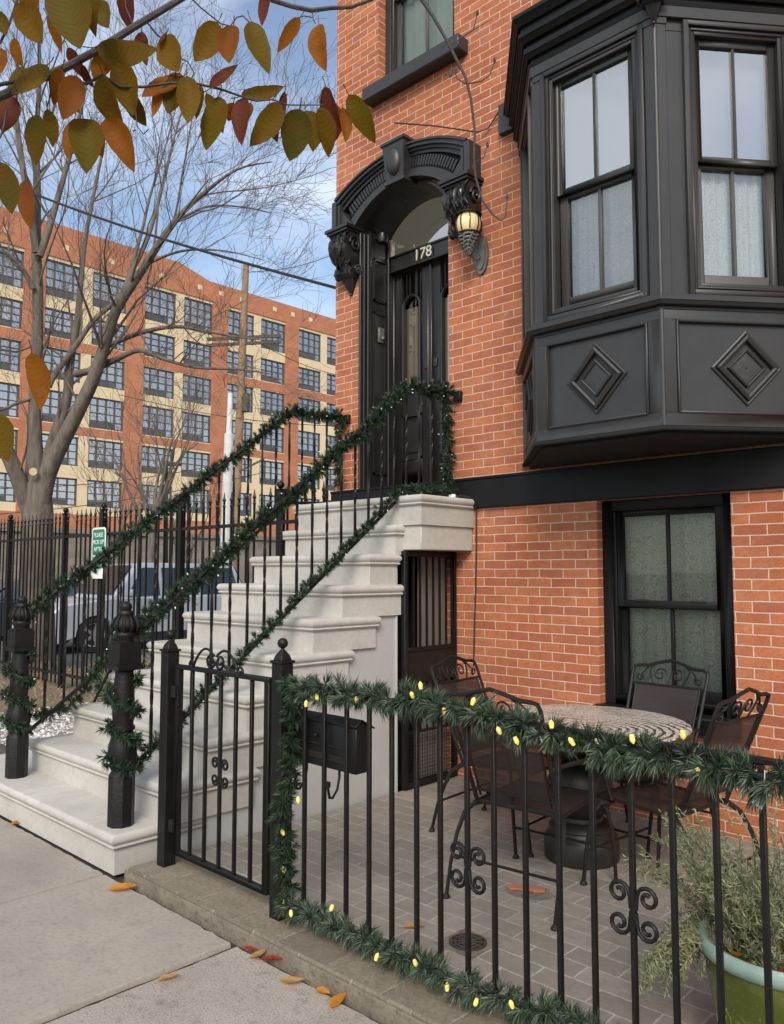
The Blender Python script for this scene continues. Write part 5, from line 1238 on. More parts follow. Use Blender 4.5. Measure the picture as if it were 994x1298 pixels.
LV = [  # stem px, tip px, depth, width ratio, colour
 ((276, 28), (249, 80), 1.70, .36, 'leaf_olive'), ((296, 32), (292, 89), 1.69, .30, 'leaf_orange'), ((319, 27), (342, 92), 1.71, .24, 'leaf_olive'), ((380, 22), (351, 65), 1.81, .22, 'leaf_orange'),
 ((404, 31), (408, 84), 1.81, .24, 'leaf_orange'), ((339, -12), (333, 34), 1.79, .22, 'leaf_red'), ((442, 120), (473, 180), 1.72, .24, 'leaf_olive'), ((413, 110), (432, 166), 1.72, .24, 'leaf_red'),
 ((434, 136), (437, 183), 1.73, .22, 'leaf_orange'), ((406, 135), (414, 198), 1.72, .27, 'leaf_olive'), ((380, 138), (367, 205), 1.69, .34, 'leaf_olive'), ((356, 131), (317, 185), 1.67, .26, 'leaf_olive'),
 ((361, 116), (356, 160), 1.68, .18, 'leaf_red'), ((308, 124), (301, 178), 1.64, .28, 'leaf_red'), ((296, 130), (290, 152), 1.65, .4, 'leaf_orange'), ((277, 122), (259, 188), 1.62, .30, 'leaf_olive'),
 ((237, 96), (239, 162), 1.59, .24, 'leaf_olive'), ((222, 95), (221, 150), 1.60, .24, 'leaf_olive'), ((266, 112), (302, 91), 1.60, .22, 'leaf_red'), ((305, 122), (360, 111), 1.66, .20, 'leaf_olive'),
 ((228, 98), (182, 128), 1.61, .34, 'leaf_orange'), ((255, 108), (248, 150), 1.62, .24, 'leaf_olive'),
 ((152, 78), (170, 147), 1.55, .34, 'leaf_olive'), ((130, 96), (152, 165), 1.53, .30, 'leaf_olive'), ((134, 150), (166, 214), 1.54, .24, 'leaf_orange'), ((105, 150), (108, 212), 1.52, .30, 'leaf_olive'),
 ((94, 152), (86, 202), 1.54, .24, 'leaf_orange'), ((116, 152), (130, 198), 1.54, .26, 'leaf_orange'), ((46, 145), (46, 210), 1.52, .28, 'leaf_olive'), ((60, 138), (67, 186), 1.54, .24, 'leaf_olive'),
 ((78, 86), (63, 132), 1.50, .30, 'leaf_orange'), ((97, 96), (80, 152), 1.49, .27, 'leaf_orange'), ((60, 82), (22, 128), 1.51, .36, 'leaf_olive'), ((122, 60), (202, 66), 1.57, .28, 'leaf_olive'),
 ((78, -22), (104, 66), 1.45, .36, 'leaf_olive'), ((108, -20), (78, 40), 1.47, .32, 'leaf_orange'), ((128, -16), (120, 46), 1.46, .30, 'leaf_olive'), ((20, 6), (58, 57), 1.44, .36, 'leaf_olive'), ((-12, 14), (10, 50), 1.44, .34, 'leaf_olive'),
 ((158, -18), (164, 38), 1.61, .30, 'leaf_red'), ((208, 46), (235, 100), 1.63, .30, 'leaf_olive'), ((0, 205), (16, 272), 1.47, .24, 'leaf_olive'), ((32, 228), (39, 290), 1.60, .18, 'leaf_orange'),
 ((40, 447), (55, 518), 1.55, .27, 'leaf_orange'), ((-6, 525), (12, 586), 1.45, .30, 'leaf_olive'), ((104, 82), (118, 112), 1.56, .24, 'leaf_red'), ((-4, 62), (4, 100), 1.46, .3, 'leaf_orange'), ((18, 48), (28, 84), 1.5, .25, 'leaf_orange'),
 ((46, -20), (34, 34), 1.5, .3, 'leaf_orange'), ((212, 40), (206, 62), 1.64, .2, 'leaf_red')]
rl = random.Random(77)
for (sx_, sy_, ex_, ey_, dp_) in ((228, 92, 212, 148, 1.66), (262, 118, 280, 172, 1.68), (318, 130, 306, 170, 1.70), (342, 134, 350, 178, 1.71), (388, 140, 398, 190, 1.74), (420, 128, 424, 180, 1.75), (200, 112, 196, 150, 1.60), (70, 96, 96, 140, 1.56), (30, 84, 12, 118, 1.55), (140, 66, 120, 108, 1.60), (60, 20, 84, 66, 1.52), (180, 40, 186, 84, 1.66), (14, 120, 4, 170, 1.56), (160, 118, 186, 160, 1.58), (115, 8, 146, 44, 1.55), (86, 60, 104, 100, 1.58)):
    LV.append(((sx_, sy_), (ex_, ey_), dp_, rl.uniform(.22, .32), rl.choice(['leaf_olive', 'leaf_olive', 'leaf_orange', 'leaf_orange', 'leaf_red'])))
for (s0, s1, dp, wr, mt) in LV:
    p0, p1 = at(*s0, dp), at(*s1, dp + rl.uniform(-.03, .03)); d = p1 - p0; L_ = d.length * 1.0; wr *= rl.uniform(.95, 1.2)
    nrm = (-FWD + RGT * rl.uniform(-.55, .55) + UPV * rl.uniform(-.3, .3)).normalized()
    b = MB(); leaf_shape(b, p0, d, nrm, L_, L_*wr, rl.uniform(-.25, .32), rl.uniform(-.1, .6), rl.uniform(-.09, .09)); o = b.build('leaf', mt, br, ang=80)
    set_leaf_uv(o, d.normalized(), p0 - parent_loc(br), d.normalized().cross(nrm))
# the twig with the two low leaves
b = MB(); b.tube([at(-60, 420, 1.5), at(-20, 440, 1.53), at(20, 446, 1.55), at(40, 440, 1.55)], [.003, .0025, .002, .0012], 5); b.tube([at(-20, 440, 1.53), at(-12, 490, 1.5), at(-6, 520, 1.46)], .0014, 4); b.build('twig', 'darkbark', br)
# bare budded twig hanging in front of the brick
bt_ = thing('budding_twig', 'thin bare twig with buds hanging down in front of the brick facade', 'twig', tuple(at(560, 60, 2.3)))
b = MB()
def pt_tube(ps, r0, r1, dep=2.3):
    b.tube([at(x, y, dep) for x, y in ps], [lerp(r0, r1, i/(len(ps)-1)) for i in range(len(ps))], 6)
pt_tube([(505, -60), (520, -20), (535, 0), (550, 22), (563, 45), (572, 62), (580, 78), (590, 97), (597, 125), (600, 150), (602, 165), (601, 200), (603, 225), (612, 255), (625, 272), (636, 280), (641, 274), (643, 252)], .0055, .0018)
pt_tube([(572, 56), (585, 48), (600, 38), (605, 18)], .0026, .0012); pt_tube([(588, 45), (610, 32), (624, 24)], .0018, .0008)
pt_tube([(592, 106), (610, 103), (621, 95), (627, 78)], .0024, .0012); pt_tube([(590, 106), (580, 100), (577, 92), (571, 95)], .0022, .0012)
pt_tube([(602, 206), (613, 200), (618, 186)], .0022, .0012)
for x, y in [(605, 17), (627, 77), (571, 95), (618, 184), (643, 250), (578, 90), (572, 56), (601, 212)]:
    p = at(x, y, 2.3); b.lathe([(.001, -.008), (.0042, -.003), (.0048, .003), (.001, .011)], p, 6)
b.build('twig', 'darkbark', bt_)
# thin cable on the facade
b = MB(); b.tube([(-4.45, -.33, 5.34), (-4.1, -.22, 5.22), (-3.80, -.05, 5.12), (-3.72, -.02, 5.13), (-3.50, -.02, 5.33), (-3.40, -.02, 5.42)], .006, 5)
tag(b.build('facade_cable', 'rubber', None, origin=(-3.8, 0, 5.1)), 'thin dark cable running from the door hood up to the bay cornice', 'cable')

# ------------------------------------------------------------------ yard fence left of the house
yf = thing('picket_fence', 'tall black iron picket fence between the gravel bed and the street', 'fence', (-9.5, -.02, 0))
b = MB(); b.box(-14.2, -5.56, -.04, .0, 2.09, 2.125); b.box(-14.2, -5.56, -.04, .0, .20, .235); b.build('rail', 'iron2', yf)
bo = None; x = -14.1; k = 0
while x < -5.6:
    if k % 16 != 8:
        if bo is None:
            bb_ = MB(); bb_.box(x - .009, x + .009, -.029, -.011, .08, 2.36); bb_.lathe([(.010, 2.36), (.022, 2.385), (.012, 2.41), (.003, 2.47)], (x, -.02, 0), 5); bb_.lathe([(.011, 2.30), (.02, 2.32), (.011, 2.34)], (x, -.02, 0), 5)
            bo = bb_.build('picket', 'iron', yf); bx0 = x
        else: clone(bo, yf, Vector((x - bx0, 0, 0)))
    x += .134; k += 1
for x in (-13.05, -11.1, -9.98, -8.1, -6.3):
    b = MB(); b.box(x - .032, x + .032, -.052, .012, .0, 2.42); b.box(x - .042, x + .042, -.062, .022, 2.42, 2.44); b.ball((x, -.02, 2.48), .04, 10); b.build('post', 'iron', yf)
sn = thing('pet_sign', 'small green sign with white lettering fixed to the yard fence', 'sign', (-9.98, -.09, 1.9))
def rrect(w, h, r, n=5):
    o = []
    for cx, cy, a0 in ((w/2 - r, h/2 - r, 0), (-w/2 + r, h/2 - r, 90), (-w/2 + r, -h/2 + r, 180), (w/2 - r, -h/2 + r, 270)):
        for i in range(n + 1): a = R(a0 + 90*i/n); o.append((cx + r*math.cos(a), cy + r*math.sin(a)))
    return o
SC = (-9.98, -.075, 1.865)
b = MB(); b.prism(rrect(.37, .66, .05), SC, (1, 0, 0), (0, 0, 1), (0, -.006, 0)); sb = b.build('border', 'sign_white', sn)
b = MB(); b.prism(rrect(.32, .50, .035), (SC[0], -.0815, SC[2] + .055), (1, 0, 0), (0, 0, 1), (0, -.003, 0)); b.build('panel', 'sign_green', sn)
for i, tx in enumerate(('PLEASE', 'PICK UP', 'AFTER', 'YOUR PET', 'Thank You')):
    text_part('lettering', tx, .082 if len(tx) < 8 else .064, .001, 'sign_white', sn, (SC[0], -.0865, SC[2] + .205 - .092*i))
# rods left leaning by the stoop and the timber edging of the bed
rd = thing('leaning_rod', 'thin black rod leaning against the gravel side stair railing', 'rod', (-6.0, -2.2, .05))
b = MB(); b.tube([(-6.05, -2.32, .05), (-5.86, -1.92, 1.02)], .012, 6); b.build('rod', 'iron', rd)
tb2 = thing('timber_edging', 'dark weathered timber edging lying along the gravel bed', 'timber', (-6.9, -2.1, .02))
M['oldtimber'] = simple('old_dark_timber', (.045, .038, .032), (.09, .075, .06), .9, 12, 40, .6)
b = MB(); b.obox((-9.5, -2.30, .0), (3.4, .04, 0), (0, .12, 0), (0, 0, .12)); b.build('board', 'oldtimber', tb2, bevel=.012)
b = MB(); b.obox((-6.2, -2.2, .03), (-1.1, .9, .02), (.06, .08, 0), (0, 0, .07)); b.build('loose_board', 'oldtimber', tb2, bevel=.008)
sh = thing('green_shrub', 'low leafy shrub growing by the yard fence behind the stoop', 'shrub', (-8.3, -.55, .02))
rg = random.Random(9); nd, st = MB(), MB()
for k in range(46):
    a = rg.uniform(0, 6.28); p = Vector((-8.3, -.55, .03)); d = Vector((math.cos(a)*.8, math.sin(a)*.5, rg.uniform(.5, 1.3))).normalized(); L_ = rg.uniform(.3, .75)
    pts = [p + d*L_*i/5 + Vector((rg.gauss(0, .02), rg.gauss(0, .02), rg.gauss(0, .02))) for i in range(6)]; st.tube(pts, .005, 4)
    for q in range(26):
        c = pts[rg.randint(2, 5)] + Vector((rg.gauss(0, .05), rg.gauss(0, .05), rg.gauss(0, .05))); n_ = Vector((rg.gauss(0, 1), rg.gauss(0, 1), rg.gauss(0, 1))).normalized(); u = n_.orthogonal().normalized(); v = n_.cross(u); l = rg.uniform(.02, .045)
        nd.add([c - u*l, c + v*l*.5, c + u*l, c - v*l*.5], [(0, 1, 2, 3)])
nd.build('leaves', 'shrub', sh, smooth=False); st.build('stems', 'twig', sh, smooth=False)

# ------------------------------------------------------------------ bare trees
def grow(mb, tw, p, d, L_, r, lev, rg, up=.10, spread=.75, maxlev=4, wig=.10, twr=.0035):
    n = 6 if lev < 3 else 4
    pts = [Vector(p)]; d = d.normalized()
    for i in range(n):
        d = (d + Vector((rg.gauss(0, wig), rg.gauss(0, wig), rg.gauss(0, wig) + up*.35))).normalized(); pts.append(pts[-1] + d*(L_/n))
    rs = [max(r*(1 - .68*i/n), twr*.6) for i in range(n + 1)]
    (mb if r > .018 else tw).tube(pts, rs, 7 if r > .05 else (5 if r > .012 else 3), caps=False)
    if lev >= maxlev: return
    nb = rg.randint(3, 4) if lev < maxlev - 1 else rg.randint(3, 5)
    for k in range(nb):
        f = rg.uniform(.25, 1) if k else 1.0; i = min(int(f*n), n - 1); q = pts[i].lerp(pts[i+1], f*n - i)
        dd = (pts[i+1] - pts[i]).normalized(); o = dd.orthogonal().normalized(); a = rg.uniform(0, 6.283)
        o = o*math.cos(a) + dd.cross(o)*math.sin(a); ang = rg.uniform(.3, 1.0)*spread
        grow(mb, tw, q, dd*math.cos(ang) + o*math.sin(ang) + Vector((0, 0, up)), L_*rg.uniform(.5, .78), rs[i]*rg.uniform(.45, .62), lev + 1, rg, up, spread, maxlev, wig*1.25, twr)
rg = random.Random(23)
tree = thing('bare_tree', 'large bare grey barked tree with forking limbs just beyond the yard fence', 'tree', (-13.3, .55, 0))
TD = 13.2
tm, tw = MB(), MB()
def limb(ps, rads, dd, kids, kl=1.8, spread=.95, up=.14, first=.25, mlev=4):
    pts = [at(x, y, TD + dd * i/(len(ps)-1)) for i, (x, y) in enumerate(ps)]
    # smooth the sighted points
    P_ = []
    for i in range(len(pts) - 1):
        a, c, e, g_ = pts[max(i-1, 0)], pts[i], pts[i+1], pts[min(i+2, len(pts)-1)]
        for q in range(4):
            t = q/4; P_.append(.5*((2*c) + (e - a)*t + (2*a - 5*c + 4*e - g_)*t*t + (3*c - a - 3*e + g_)*t**3))
    P_.append(pts[-1]); m = len(P_); rads = [q * .87 for q in rads]
    rr = []
    for i in range(m):
        u = i/(m-1)*(len(rads)-1); k = min(int(u), len(rads)-2); rr.append(lerp(rads[k], rads[k+1], u-k))
    (tm if rads[0] > .02 else tw).tube(P_, rr, 10 if rads[0] > .12 else 7, caps=False)
    for k in range(int(kids * .62 + .5)):
        f = rg.uniform(first, 1); i = min(int(f*(m-1)), m-2); dd_ = (P_[i+1] - P_[i]).normalized(); o = dd_.orthogonal().normalized(); a = rg.uniform(0, 6.283)
        o = o*math.cos(a) + dd_.cross(o)*math.sin(a); ang = rg.uniform(.45, 1.1)*spread
        grow(tm, tw, P_[i], dd_*math.cos(ang) + o*math.sin(ang) + Vector((0, 0, up)), kl*rg.uniform(.6, 1.15), min(rr[i]*.42, .020 + .008*rg.random()), 5 - mlev, rg, .10, .8, 4, .09, .0042)
    return P_
limb([(46, 888), (47, 760), (47, 700), (48, 650), (46, 612)], [.36, .31, .29, .28, .24], 0, 0)
limb([(40, 660), (26, 615), (10, 575), (-12, 525), (-40, 440), (-80, 330)], [.15, .15, .14, .12, .09, .05], -.8, 8, 1.7)
limb([(46, 640), (44, 580), (44, 514), (47, 440), (48, 370), (46, 311), (47, 237), (46, 180), (50, 90), (48, -20)], [.24, .16, .112, .108, .10, .09, .072, .058, .035, .012], .3, 20, 1.9)
limb([(46, 320), (38, 262), (28, 205), (20, 130), (25, 60)], [.075, .065, .055, .04, .015], -.4, 7, 1.3)
limb([(50, 325), (62, 290), (75, 245), (89, 195), (105, 130), (118, 60)], [.07, .065, .055, .045, .03, .012], .5, 9, 1.4)
limb([(48, 655), (60, 602), (78, 562), (97, 525), (118, 481), (133, 437), (148, 392), (185, 335), (220, 282), (255, 248), (300, 215), (345, 205)], [.20, .165, .145, .13, .118, .105, .09, .07, .052, .036, .02, .008], -1.2, 24, 1.9)
limb([(52, 620), (60, 585), (70, 551), (85, 503), (89, 459), (98, 407), (107, 311), (120, 240), (132, 180), (140, 110)], [.14, .12, .11, .095, .08, .065, .045, .034, .022, .009], .8, 14, 1.7)
limb([(62, 490), (70, 474), (95, 440), (118, 407), (155, 370), (178, 300), (190, 250), (207, 195), (225, 130)], [.06, .058, .054, .048, .042, .034, .026, .018, .008], 1.0, 14, 1.6)
limb([(132, 440), (177, 422), (222, 414), (262, 420), (300, 427), (345, 432)], [.055, .045, .035, .026, .018, .008], -.9, 11, 1.2, .8, .02, .15)
limb([(96, 474), (120, 468), (148, 455), (177, 444), (207, 455), (250, 466), (300, 468), (345, 474)], [.075, .065, .055, .042, .034, .026, .018, .008], -1.4, 12, 1.2, .8, .02, .2)
limb([(42, 366), (32, 346), (20, 330), (0, 318), (-40, 310)], [.055, .05, .045, .038, .02], -.3, 6, 1.1)
limb([(148, 392), (165, 350), (188, 300), (205, 240), (222, 170), (240, 110)], [.06, .05, .042, .032, .02, .008], .4, 12, 1.5)
limb([(40, 505), (20, 512), (0, 520), (-40, 530)], [.035, .03, .026, .015], -.3, 3, .9)
limb([(220, 282), (262, 262), (305, 262), (345, 270)], [.03, .022, .015, .006], -.6, 8, 1.0, .8, .05)
limb([(185, 335), (230, 318), (285, 318), (335, 330)], [.032, .024, .015, .006], -.8, 8, 1.0, .8, .02)
for k in range(6):  # root flare
    a = k*1.05; p = at(47, 878, TD); tm.tube([p + Vector((0, 0, .5)) + Vector((math.cos(a), math.sin(a), 0))*.25, p + Vector((math.cos(a)*.42, math.sin(a)*.42, .06)), p + Vector((math.cos(a)*.62, math.sin(a)*.62, -.1))], [.12, .11, .05], 7)
tm.build('trunk', 'bark', tree, ang=60); tw.build('twigs', 'twig', tree, smooth=False)
M['cutwood'] = simple('sawn_limb_end', (.55, .42, .27), (.42, .30, .18), .9, 20)
p = at(43, 598, TD - .32); b = MB(); b.tube([p - FWD*.0, p - FWD*.05 + RGT*.01], .062, 14); b.build('sawn_stub', 'cutwood', tree)
def small_tree(label, px, dep, h, seed, lean=0, r=.14, n1=5):
    rg2 = random.Random(seed); base = at(px, 780, dep); base.z = 0
    t = thing('bare_tree', label, 'tree', tuple(base), 'small bare street trees'); a, c = MB(), MB()
    top = base + Vector((lean, lean*.4, h*.42)); a.tube([base, base.lerp(top, .5) + Vector((.05, .03, 0)), top], [r, r*.8, r*.6], 8)
    for k in range(n1):
        an = 2*math.pi*k/n1 + rg2.random(); grow(a, c, base.lerp(top, rg2.uniform(.7, 1)), Vector((math.cos(an)*.6, math.sin(an)*.6, 1)), h*.30, r*.5, 1, rg2, .15, .75, 4, .08, .009)
    a.build('trunk', 'bark', t, ang=60); c.build('twigs', 'twig', t, smooth=False)
small_tree('slim bare street tree in front of the orange building near the big tree', 181, 24, 8.2, 5, .3, .17, 6)
small_tree('thin bare sapling between the big tree and the slim street tree', 150, 27, 6.4, 6, -.2, .11)
small_tree('bare street tree farthest along the street behind the utility pole', 236, 29, 5.6, 8, .1, .10)

# ------------------------------------------------------------------ poles and wires
def ground_pt(px, dep):
    p = at(px, 760, dep); p.z = 0; return p
up_ = thing('utility_pole', 'tall weathered wooden utility pole with crossarm leaning before the orange building', 'pole', tuple(ground_pt(296, 33)))
b = MB(); base = ground_pt(294, 33); top = at(312, 336, 33); b.tube([base, base.lerp(top, .5), top], [.20, .17, .125], 12); b.build('pole', 'wood', up_)
b = MB(); q = base.lerp(top, .76)
for dz in (0, .25): b.obox(q + Vector((-.9, -1.1, dz)), (1.9, 2.3, .25), (.06, -.05, 0), (0, 0, .12))
b.build('crossarm', 'oldtimber', up_)
b = MB(); c = base.lerp(top, .6); b.tube([c + Vector((.25, .1, -.35)), c + Vector((.25, .1, .35))], .16, 10); c2 = base.lerp(top, .40); b.obox(c2 + Vector((.1, 0, 0)), (.9, .6, .5), (.05, -.05, 0), (0, 0, .08)); b.build('transformer', 'oldtimber', up_)
wp = thing('white_pole', 'thick pale pole with a narrower capped top standing beside the wooden utility pole', 'pole', tuple(ground_pt(284, 28)))
b = MB(); base = ground_pt(283, 28); top = at(292, 498, 28); b.tube([base, base.lerp(top, .82)], [.19, .155], 12); b.tube([base.lerp(top, .82), top], [.10, .085], 10); b.build('pole', 'white', wp)
sl = thing('street_lamp', 'grey street lamp with a flat head on the far side of the yard', 'street lamp', tuple(ground_pt(210, 26)))
b = MB(); base = ground_pt(211, 26); top = at(211, 590, 26); b.tube([base, top], [.07, .05], 8); b.build('pole', 'iron2', sl)
b = MB(); b.obox(top + RGT*-.05 + Vector((0, 0, -.02)), RGT*.55, Vector((.18, -.18, 0)), Vector((0, 0, .10))); b.build('lamp_head', 'rust', sl, bevel=.02)
oc = thing('overhead_cable', 'thick black overhead cable running from the upper left to the house corner', 'cable', tuple(at(0, 229, 11.0)))
A_, E_ = at(-40, 212, 11.4), Vector((-5.54, .10, 4.30))
b = MB(); b.tube([A_.lerp(E_, t) - Vector((0, 0, .10*math.sin(math.pi*t))) for t in [i/24 for i in range(25)]] , .016, 5); b.build('cable', 'rubber', oc)
b = MB(); b.tube([A_, A_ + (A_ - E_)*1.2], .016, 5); b.build('cable', 'rubber', oc)
for i, (x0, y0, x1, y1, dp) in enumerate(((150, 500, 420, 540, 31), (-40, 655, 330, 600, 30), (-20, 620, 300, 585, 29.5), (315, 345, 440, 315, 33), (320, 430, 450, 480, 33.2))):
    b = MB(); a, c = at(x0, y0, dp), at(x1, y1, dp + 2); b.tube([a.lerp(c, t) - Vector((0, 0, .25*math.sin(math.pi*t))) for t in [k/14 for k in range(15)]], .014, 4)
    tag(b.build('service_wire', 'rubber', None, origin=tuple(a)), ['thin wire crossing behind the bare tree at its third fork', 'lowest thin wire strung over the yard toward the white pole', 'thin wire strung just above the lowest one toward the white pole', 'thin wire rising from the top of the utility pole', 'thin wire from the utility pole crossarm to the right'][i], 'wire', 'service wires by the utility pole')

# ------------------------------------------------------------------ parked cars
def car(label, X, y0, Ln, H, Wd, paint, suv=True):
    t = thing('parked_car', label, 'car', (X - Wd/2, y0 + Ln/2, 0), 'cars parked along the street')
    t.rotation_euler = (0, 0, 0)
    gh = H * (.60 if suv else .64)   # belt line
    cl = .22 if suv else .17
    # side profile (s along the car from the nose, z)
    hood = H * (.56 if suv else .58)
    low = [(0.03, cl + .18), (0, .48), (.05, hood*.82), (.22, hood*.95), (Ln*.26, gh), (Ln*.97, gh*1.02), (Ln, gh*.85), (Ln, .5), (Ln - .06, cl + .12)]
    wr = .36 if suv else .33; w1, w2 = Ln*.19, Ln*.79
    def arch(cx):
        return [(cx + (wr + .06)*math.cos(a), .34 + (wr + .05)*math.sin(a)) for a in [math.pi*i/10 for i in range(11)] if .34 + (wr + .05)*math.sin(a) >= cl]
    bot = [(Ln - .06, cl)] + arch(w2) + [((w1 + w2)/2, cl)] + arch(w1) + [(.10, cl)]
    prof = low + bot
    b = MB(); n = len(prof); rs = []
    secs = [(-Wd/2, .93, -.03), (-Wd/2 + .035, 1, 0), (Wd/2 - .035, 1, 0), (Wd/2, .93, -.03)]
    def pt(s, z, w): return (X - Wd/2 + w, y0 + s, z)
    cxm, czm = Ln/2, gh*.6
    for w, f, dz in secs:
        rs.append([pt(cxm + (s - cxm)*(1 - (1-f)*.25), czm + (z - czm)*(f if z > gh*.75 else 1), w) for s, z in prof])
    # side skins as fans are concave: triangulate through bmesh
    me = b.rings(rs, cap0=False, cap1=False)
    for ri in (0, 3):
        vs = [bpy.types.Object and Vector(p) for p in rs[ri]]
        from mathutils.geometry import tessellate_polygon
        for tri in tessellate_polygon([vs]): b.tri(*[vs[i] for i in tri])
    b.build('body', paint, t, ang=35)
    # greenhouse
    ws = Ln*.27; rt = Ln*(.40 if suv else .43); rb = Ln*(.93 if suv else .74); re = Ln*(.985 if suv else .93)
    def gsec(w, ins, zt):
        return [pt(ws + .0, gh - .02, w), pt(rt, zt - .03, w*ins), pt(rt + .25, zt, w*ins), pt(rb - .2, zt - .01, w*ins), pt(rb, zt - .06, w*ins), pt(re, gh - .02, w)]
    b = MB(); b.rings([gsec(-Wd/2 + .05, .80, H - .03), gsec(-Wd/2 + .13, .80, H), gsec(Wd/2 - .13, .80, H), gsec(Wd/2 - .05, .80, H - .03)]); b.build('cabin', paint, t, ang=50, bevel=.06, seg=3)
    for sgn in (1, -1):
        def gp(s, f):  # point on the side glass plane, f 0..1 up
            z = lerp(gh + .03, H - .11, f); ww = lerp(Wd/2 - .05, (Wd/2 - .05)*.80, (z - gh)/(H - gh)) + .012
            return Vector(pt(s, z, sgn*ww))
        for s0, s1, s0t, s1t in ((ws + .34, Ln*.50, rt + .12, Ln*.50), (Ln*.52, Ln*.70, Ln*.52, Ln*.69)) + (((Ln*.72, rb + .0, Ln*.715, rb - .12),) if suv else ()):
            g = MB(); q = [gp(s0, 0), gp(s1, 0), gp(s1t, 1), gp(s0t, 1)]; nn = Vector((sgn*.006, 0, .002)); g.rings([[v for v in q], [v + nn for v in q]]); g.build('side_window', 'carglass', t, smooth=False)
        b = MB(); b.box(*sorted((X - Wd/2 + sgn*(Wd/2 + .02), X - Wd/2 + sgn*(Wd/2 + .17))), y0 + ws + .30, y0 + ws + .40, gh + .03, gh + .17); b.build('side_mirror', paint, t, bevel=.03, seg=2)
        for hs in (Ln*.46, Ln*.66): b = MB(); b.box(*sorted((X - Wd/2 + sgn*(Wd/2 - .01), X - Wd/2 + sgn*(Wd/2 + .02))), y0 + hs, y0 + hs + .16, gh*.83, gh*.83 + .03); b.build('door_handle', 'chrome', t, bevel=.006)
        b = MB()
        for s in (Ln*.295, Ln*.51, Ln*.71): b.box(*sorted((X - Wd/2 + sgn*(Wd/2 - .02), X - Wd/2 + sgn*(Wd/2 + .002))), y0 + s, y0 + s + .008, .40, gh)
        b.build('door_gap', 'rubber', t)
        b = MB(); b.box(*sorted((X - Wd/2 + sgn*(Wd/2 - .05), X - Wd/2 + sgn*(Wd/2 + .008))), y0 + w1 + .4, y0 + w2 - .4, cl - .02, cl + .14); b.build('sill_cladding', 'rubber', t, bevel=.01)
        for wy in (w1, w2):
            cx = X - Wd/2 + sgn*(Wd/2 - .13); wc = (cx, y0 + wy, wr)
            def wl(prof_): 
                m = MB(); rs_ = [[(wc[0] + sgn*h, wc[1] + r_*math.cos(2*math.pi*i/28), wc[2] + r_*math.sin(2*math.pi*i/28)) for i in range(28)] for r_, h in prof_]; m.rings(rs_); return m
            ty = wl([(wr*.64, -.10), (wr*.96, -.11), (wr, -.07), (wr, .07), (wr*.96, .115), (wr*.68, .12), (wr*.66, .09)]).build('wheel', 'rubber', t, ang=40)
            rm = wl([(wr*.67, .06), (wr*.66, .105), (wr*.60, .10), (wr*.56, .07), (.05, .075), (.04, .11), (.001, .112)])
            for k in range(5):
                a = 2*math.pi*k/5; u = Vector((0, math.cos(a), math.sin(a))); v = Vector((0, -math.sin(a), math.cos(a)))
                rm.obox(Vector(wc) + Vector((sgn*.075, 0, 0)) - v*.03 + u*.04, u*(wr*.58), v*.06, Vector((sgn*.03, 0, 0)))
            rm.build('rim', 'rim', ty, ang=40)
    # screens, lamps, bumper, plate
    def cpt(s, z, w): return Vector(pt(s, z, w))
    for s0, z0, s1, z1 in ((ws + .06, gh + .05, rt - .04, H - .09), (re - .03, gh + .05, rb + .01, H - .12)):
        g = MB(); w0, w1_ = Wd/2 - .16, (Wd/2 - .05)*.80 - .06; o = Vector((0, -.03 if s0 < Ln/2 else .03, .03)); q = [cpt(s0, z0, -w0) + o, cpt(s0, z0, w0) + o, cpt(s1, z1, w1_) + o, cpt(s1, z1, -w1_) + o]
        g.rings([q, [v + o.normalized()*.006 for v in q]]); g.build('windscreen' if s0 < Ln/2 else 'rear_window', 'carglass', t, smooth=False)
    for sgn in (1, -1):
        b = MB(); b.box(*sorted((X - Wd/2 + sgn*(Wd/2 - .46), X - Wd/2 + sgn*(Wd/2 - .03))), y0 - .008, y0 + .14, hood*.70, hood*.80); b.build('headlight', 'lamp_white', t, bevel=.02)
        b = MB(); b.box(*sorted((X - Wd/2 + sgn*(Wd/2 - .26), X - Wd/2 + sgn*(Wd/2 - .02))), y0 + Ln - .10, y0 + Ln + .008, gh*.62, gh*.92); b.build('tail_light', 'tail_red', t, bevel=.02)
    b = MB(); b.box(X - Wd/2 - .42, X - Wd/2 + .42, y0 - .012, y0 + .1, hood*.48, hood*.68); b.build('grille', 'rubber', t, bevel=.01)
    b = MB(); b.box(X - Wd + .08, X - .08, y0 - .03, y0 + .12, cl, cl + .14); b.box(X - Wd + .08, X - .08, y0 + Ln - .12, y0 + Ln + .03, cl, cl + .14); b.build('bumper', 'rubber', t, bevel=.02)
    return t
car('silver blue sport utility car parked behind the fence and the bottom steps', -15.6, 1.75, 4.75, 1.82, 1.9, 'car_silver')
car('dark blue sedan parked beyond the tree trunk with only its roof and windows showing', -19.8, .9, 4.6, 1.46, 1.82, 'car_dark', False)
car('grey car at the far left edge beyond the dark sedan', -24.2, -1.2, 4.6, 1.60, 1.82, 'car_grey', False)

